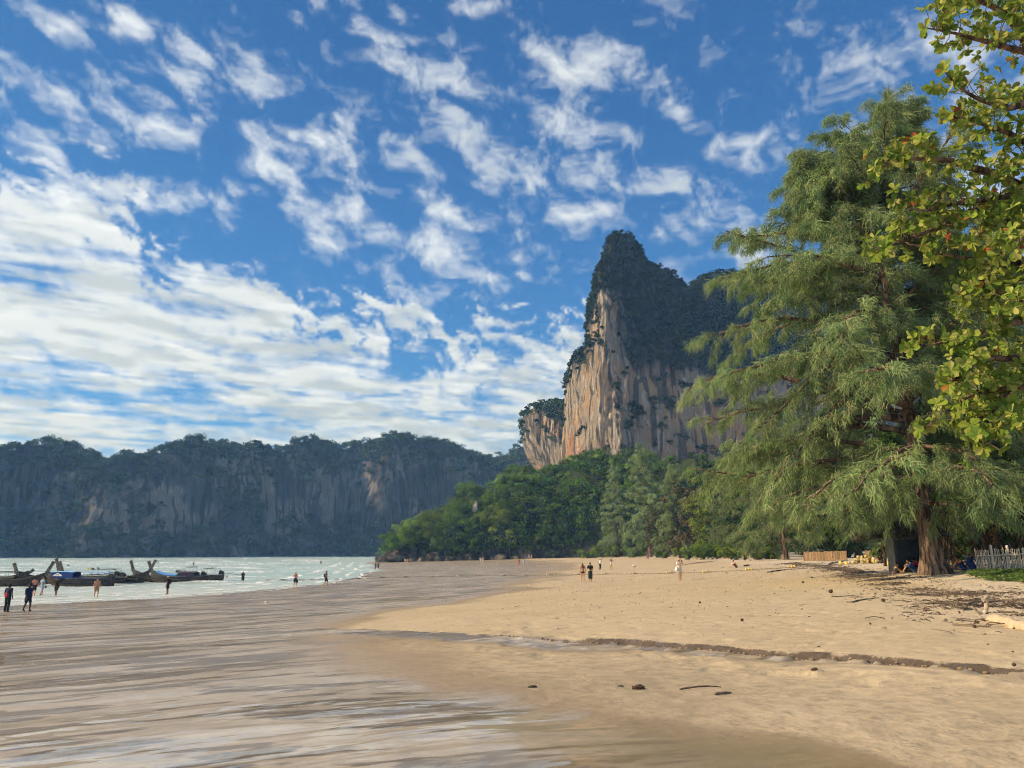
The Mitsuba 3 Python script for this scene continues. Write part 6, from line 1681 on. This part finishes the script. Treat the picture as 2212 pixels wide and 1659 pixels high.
# ---------------------------------------------------------------- the near sea almond, boughs reaching in from the right
r = np.random.default_rng(5)
DA = 12.0
al = thing('sea_almond_tree', 'near sea almond whose glossy green and red leaves fill the right edge', 'tree')
tb = np.array([11.8, 14.5, 0]); tb[2] = gz(11.8, 14.5)
crown_top = at(2420, -160, DA + 1.6)
trunk = curve([tb + [0, 0, -.3], tb + [.1, 0, 2.2], at(2480, 620, DA + 2), at(2440, 300, DA + 1.8), crown_top], 20)
wood = [tube(trunk, np.linspace(.24, .10, 20), 10)]
B = [[(2440, 380), (2330, 405), (2230, 418), (2150, 428), (2060, 440), (1985, 455), (1930, 440)], [(2230, 418), (2150, 380), (2060, 350), (1960, 345), (1890, 372)], [(2150, 428), (2080, 470), (2010, 500), (1930, 530), (1895, 545)],
     [(2440, 200), (2330, 170), (2230, 120), (2150, 95), (2080, 75), (2000, 60)], [(2330, 170), (2240, 210), (2170, 230), (2090, 200), (2040, 150)], [(2230, 120), (2180, 40), (2110, 0), (2060, 20)], [(2430, 60), (2330, 20), (2240, -20), (2190, 30)],
     [(2330, 405), (2250, 330), (2180, 290), (2100, 262), (2050, 250)], [(2450, 560), (2340, 560), (2230, 560), (2150, 575), (2090, 560), (2010, 548)], [(2340, 560), (2250, 500), (2180, 480), (2100, 520)],
     [(2460, 640), (2340, 660), (2240, 690), (2160, 700), (2080, 730), (2010, 745), (1968, 752)], [(2240, 690), (2190, 640), (2130, 620), (2080, 640)], [(2470, 740), (2360, 790), (2260, 820), (2190, 835), (2110, 850), (2040, 900), (1985, 930)], [(2190, 835), (2150, 880), (2130, 930), (2125, 965)],
     [(2260, 820), (2210, 780), (2150, 770), (2090, 800), (2050, 830)], [(2360, 790), (2300, 860), (2240, 900), (2205, 905)], [(2330, 405), (2270, 450), (2220, 500), (2190, 540)], [(2330, 170), (2280, 260), (2230, 330), (2180, 360)], [(2340, 560), (2280, 610), (2230, 640), (2190, 660)]]
ros = []
for k, bp in enumerate(B):
    o = r.uniform(-1.0, .8)
    e = np.linspace(0, 1, len(bp))
    pts = [at(X, Y, DA + 1.8 * (1 - q) + o * q) for (X, Y), q in zip(bp, e)]
    path = curve(pts, 26); path[2:] += (F3(path[2:] * 1.4 + k, 2, k) - .5)[:, None] * .25
    L = np.linalg.norm(np.diff(path, axis=0), axis=1).sum()
    wood.append(tube(path, np.linspace(.02 + .018 * L, .010, 26), 6))
    for s in np.arange(.10, 1.0, .0102):
        i = int(s * 25); b0 = path[i]
        if r.random() < .25: continue
        d = unit(1, r)[0] * [1, 1, .7] + [-.25, -.1, .30]; d /= np.linalg.norm(d)
        tl = r.uniform(.15, .60) * (1.15 - .45 * s)
        tip = b0 + d * tl
        wood.append(tube([b0, (b0 + tip) / 2 + r.normal(size=3) * .03, tip], [.009, .007, .005], 4, caps=False))
        ros.append((tip, d))
    ros.append((path[-1], path[-1] - path[-3]))
put('trunk', cat(wood), 'bark', al, smooth=True)
ACOL = 1.4 * np.array([(.12, .18, .03), (.18, .23, .04), (.085, .145, .028), (.24, .27, .06), (.14, .20, .035), (.27, .28, .09)])
RED = np.array([(.36, .12, .04), (.42, .20, .05), (.26, .08, .04)])
prof_s, prof_w = np.array([0, .25, .55, .8, 1.0]), np.array([.06, .42, .82, .95, .25])
leaves = []
for tip, d in ros:
    d = d / np.linalg.norm(d)
    e1 = np.cross(d, unit(1, r)[0]); e1 /= np.linalg.norm(e1); e2 = np.cross(d, e1)
    red = r.random() < .014
    nl = r.integers(6, 10)
    for k in range(nl):
        a = k * 2 * PI / nl + r.normal() * .25
        o = e1 * math.cos(a) + e2 * math.sin(a)
        ax = o * r.uniform(.7, 1.0) + d * r.uniform(.1, .8) + np.array([0, 0, r.uniform(-.55, .1)]); ax /= np.linalg.norm(ax)
        up = d + unit(1, r)[0] * .45; sd = np.cross(ax, up); sd /= np.linalg.norm(sd); nm_ = np.cross(sd, ax)
        Lf = r.uniform(.10, .188); W = Lf * .33
        mid = tip + ax * (prof_s * Lf)[:, None] - nm_ * (prof_s ** 2 * Lf * r.uniform(0, .28))[:, None]
        vl = mid - sd * (prof_w * W)[:, None] + nm_ * (prof_w * W * .30)[:, None]; vr = mid + sd * (prof_w * W)[:, None] + nm_ * (prof_w * W * .30)[:, None]
        v = np.concatenate([vl, mid, vr]); f = np.array([[j, j + 1, 6 + j, 5 + j] for j in range(4)] + [[5 + j, 6 + j, 11 + j, 10 + j] for j in range(4)])
        c = (RED[r.integers(0, 3)] if red and r.random() < .6 or r.random() < .008 else ACOL[r.integers(0, len(ACOL))]) * r.uniform(.8, 1.2)
        leaves.append((v, f, np.tile(c, (15, 1)), float(np.linalg.norm(tip - [0, 0, EYE])), tip))


def shown(tip):
    q = tip - [0, 0, EYE]; z_ = q[1] * math.cos(PITCH) + q[2] * math.sin(PITCH); y_ = q[2] * math.cos(PITCH) - q[1] * math.sin(PITCH)
    return abs(q[0] / z_) < .683 and abs(y_ / z_) < .512


leaves.sort(key=lambda q: (not shown(q[4]), q[3]))
for v, f, c, _, _ in leaves[:300]: put('leaf', (v, f), 'leaf_glossy', al, color=c)
m = cat([q[:3] for q in leaves[300:]])
put('foliage', m[:2], 'leaf_glossy', al, color=m[2], kind='stuff')
# ---------------------------------------------------------------- haze box
scene['haze'] = {'type': 'cube', 'to_world': T().translate([0, 0, 100]).scale([1560, 1560, 116]), 'bsdf': {'type': 'ref', 'id': 'clear'}, 'interior': {'type': 'ref', 'id': 'haze_air'}}
tag('haze', kind='stuff')
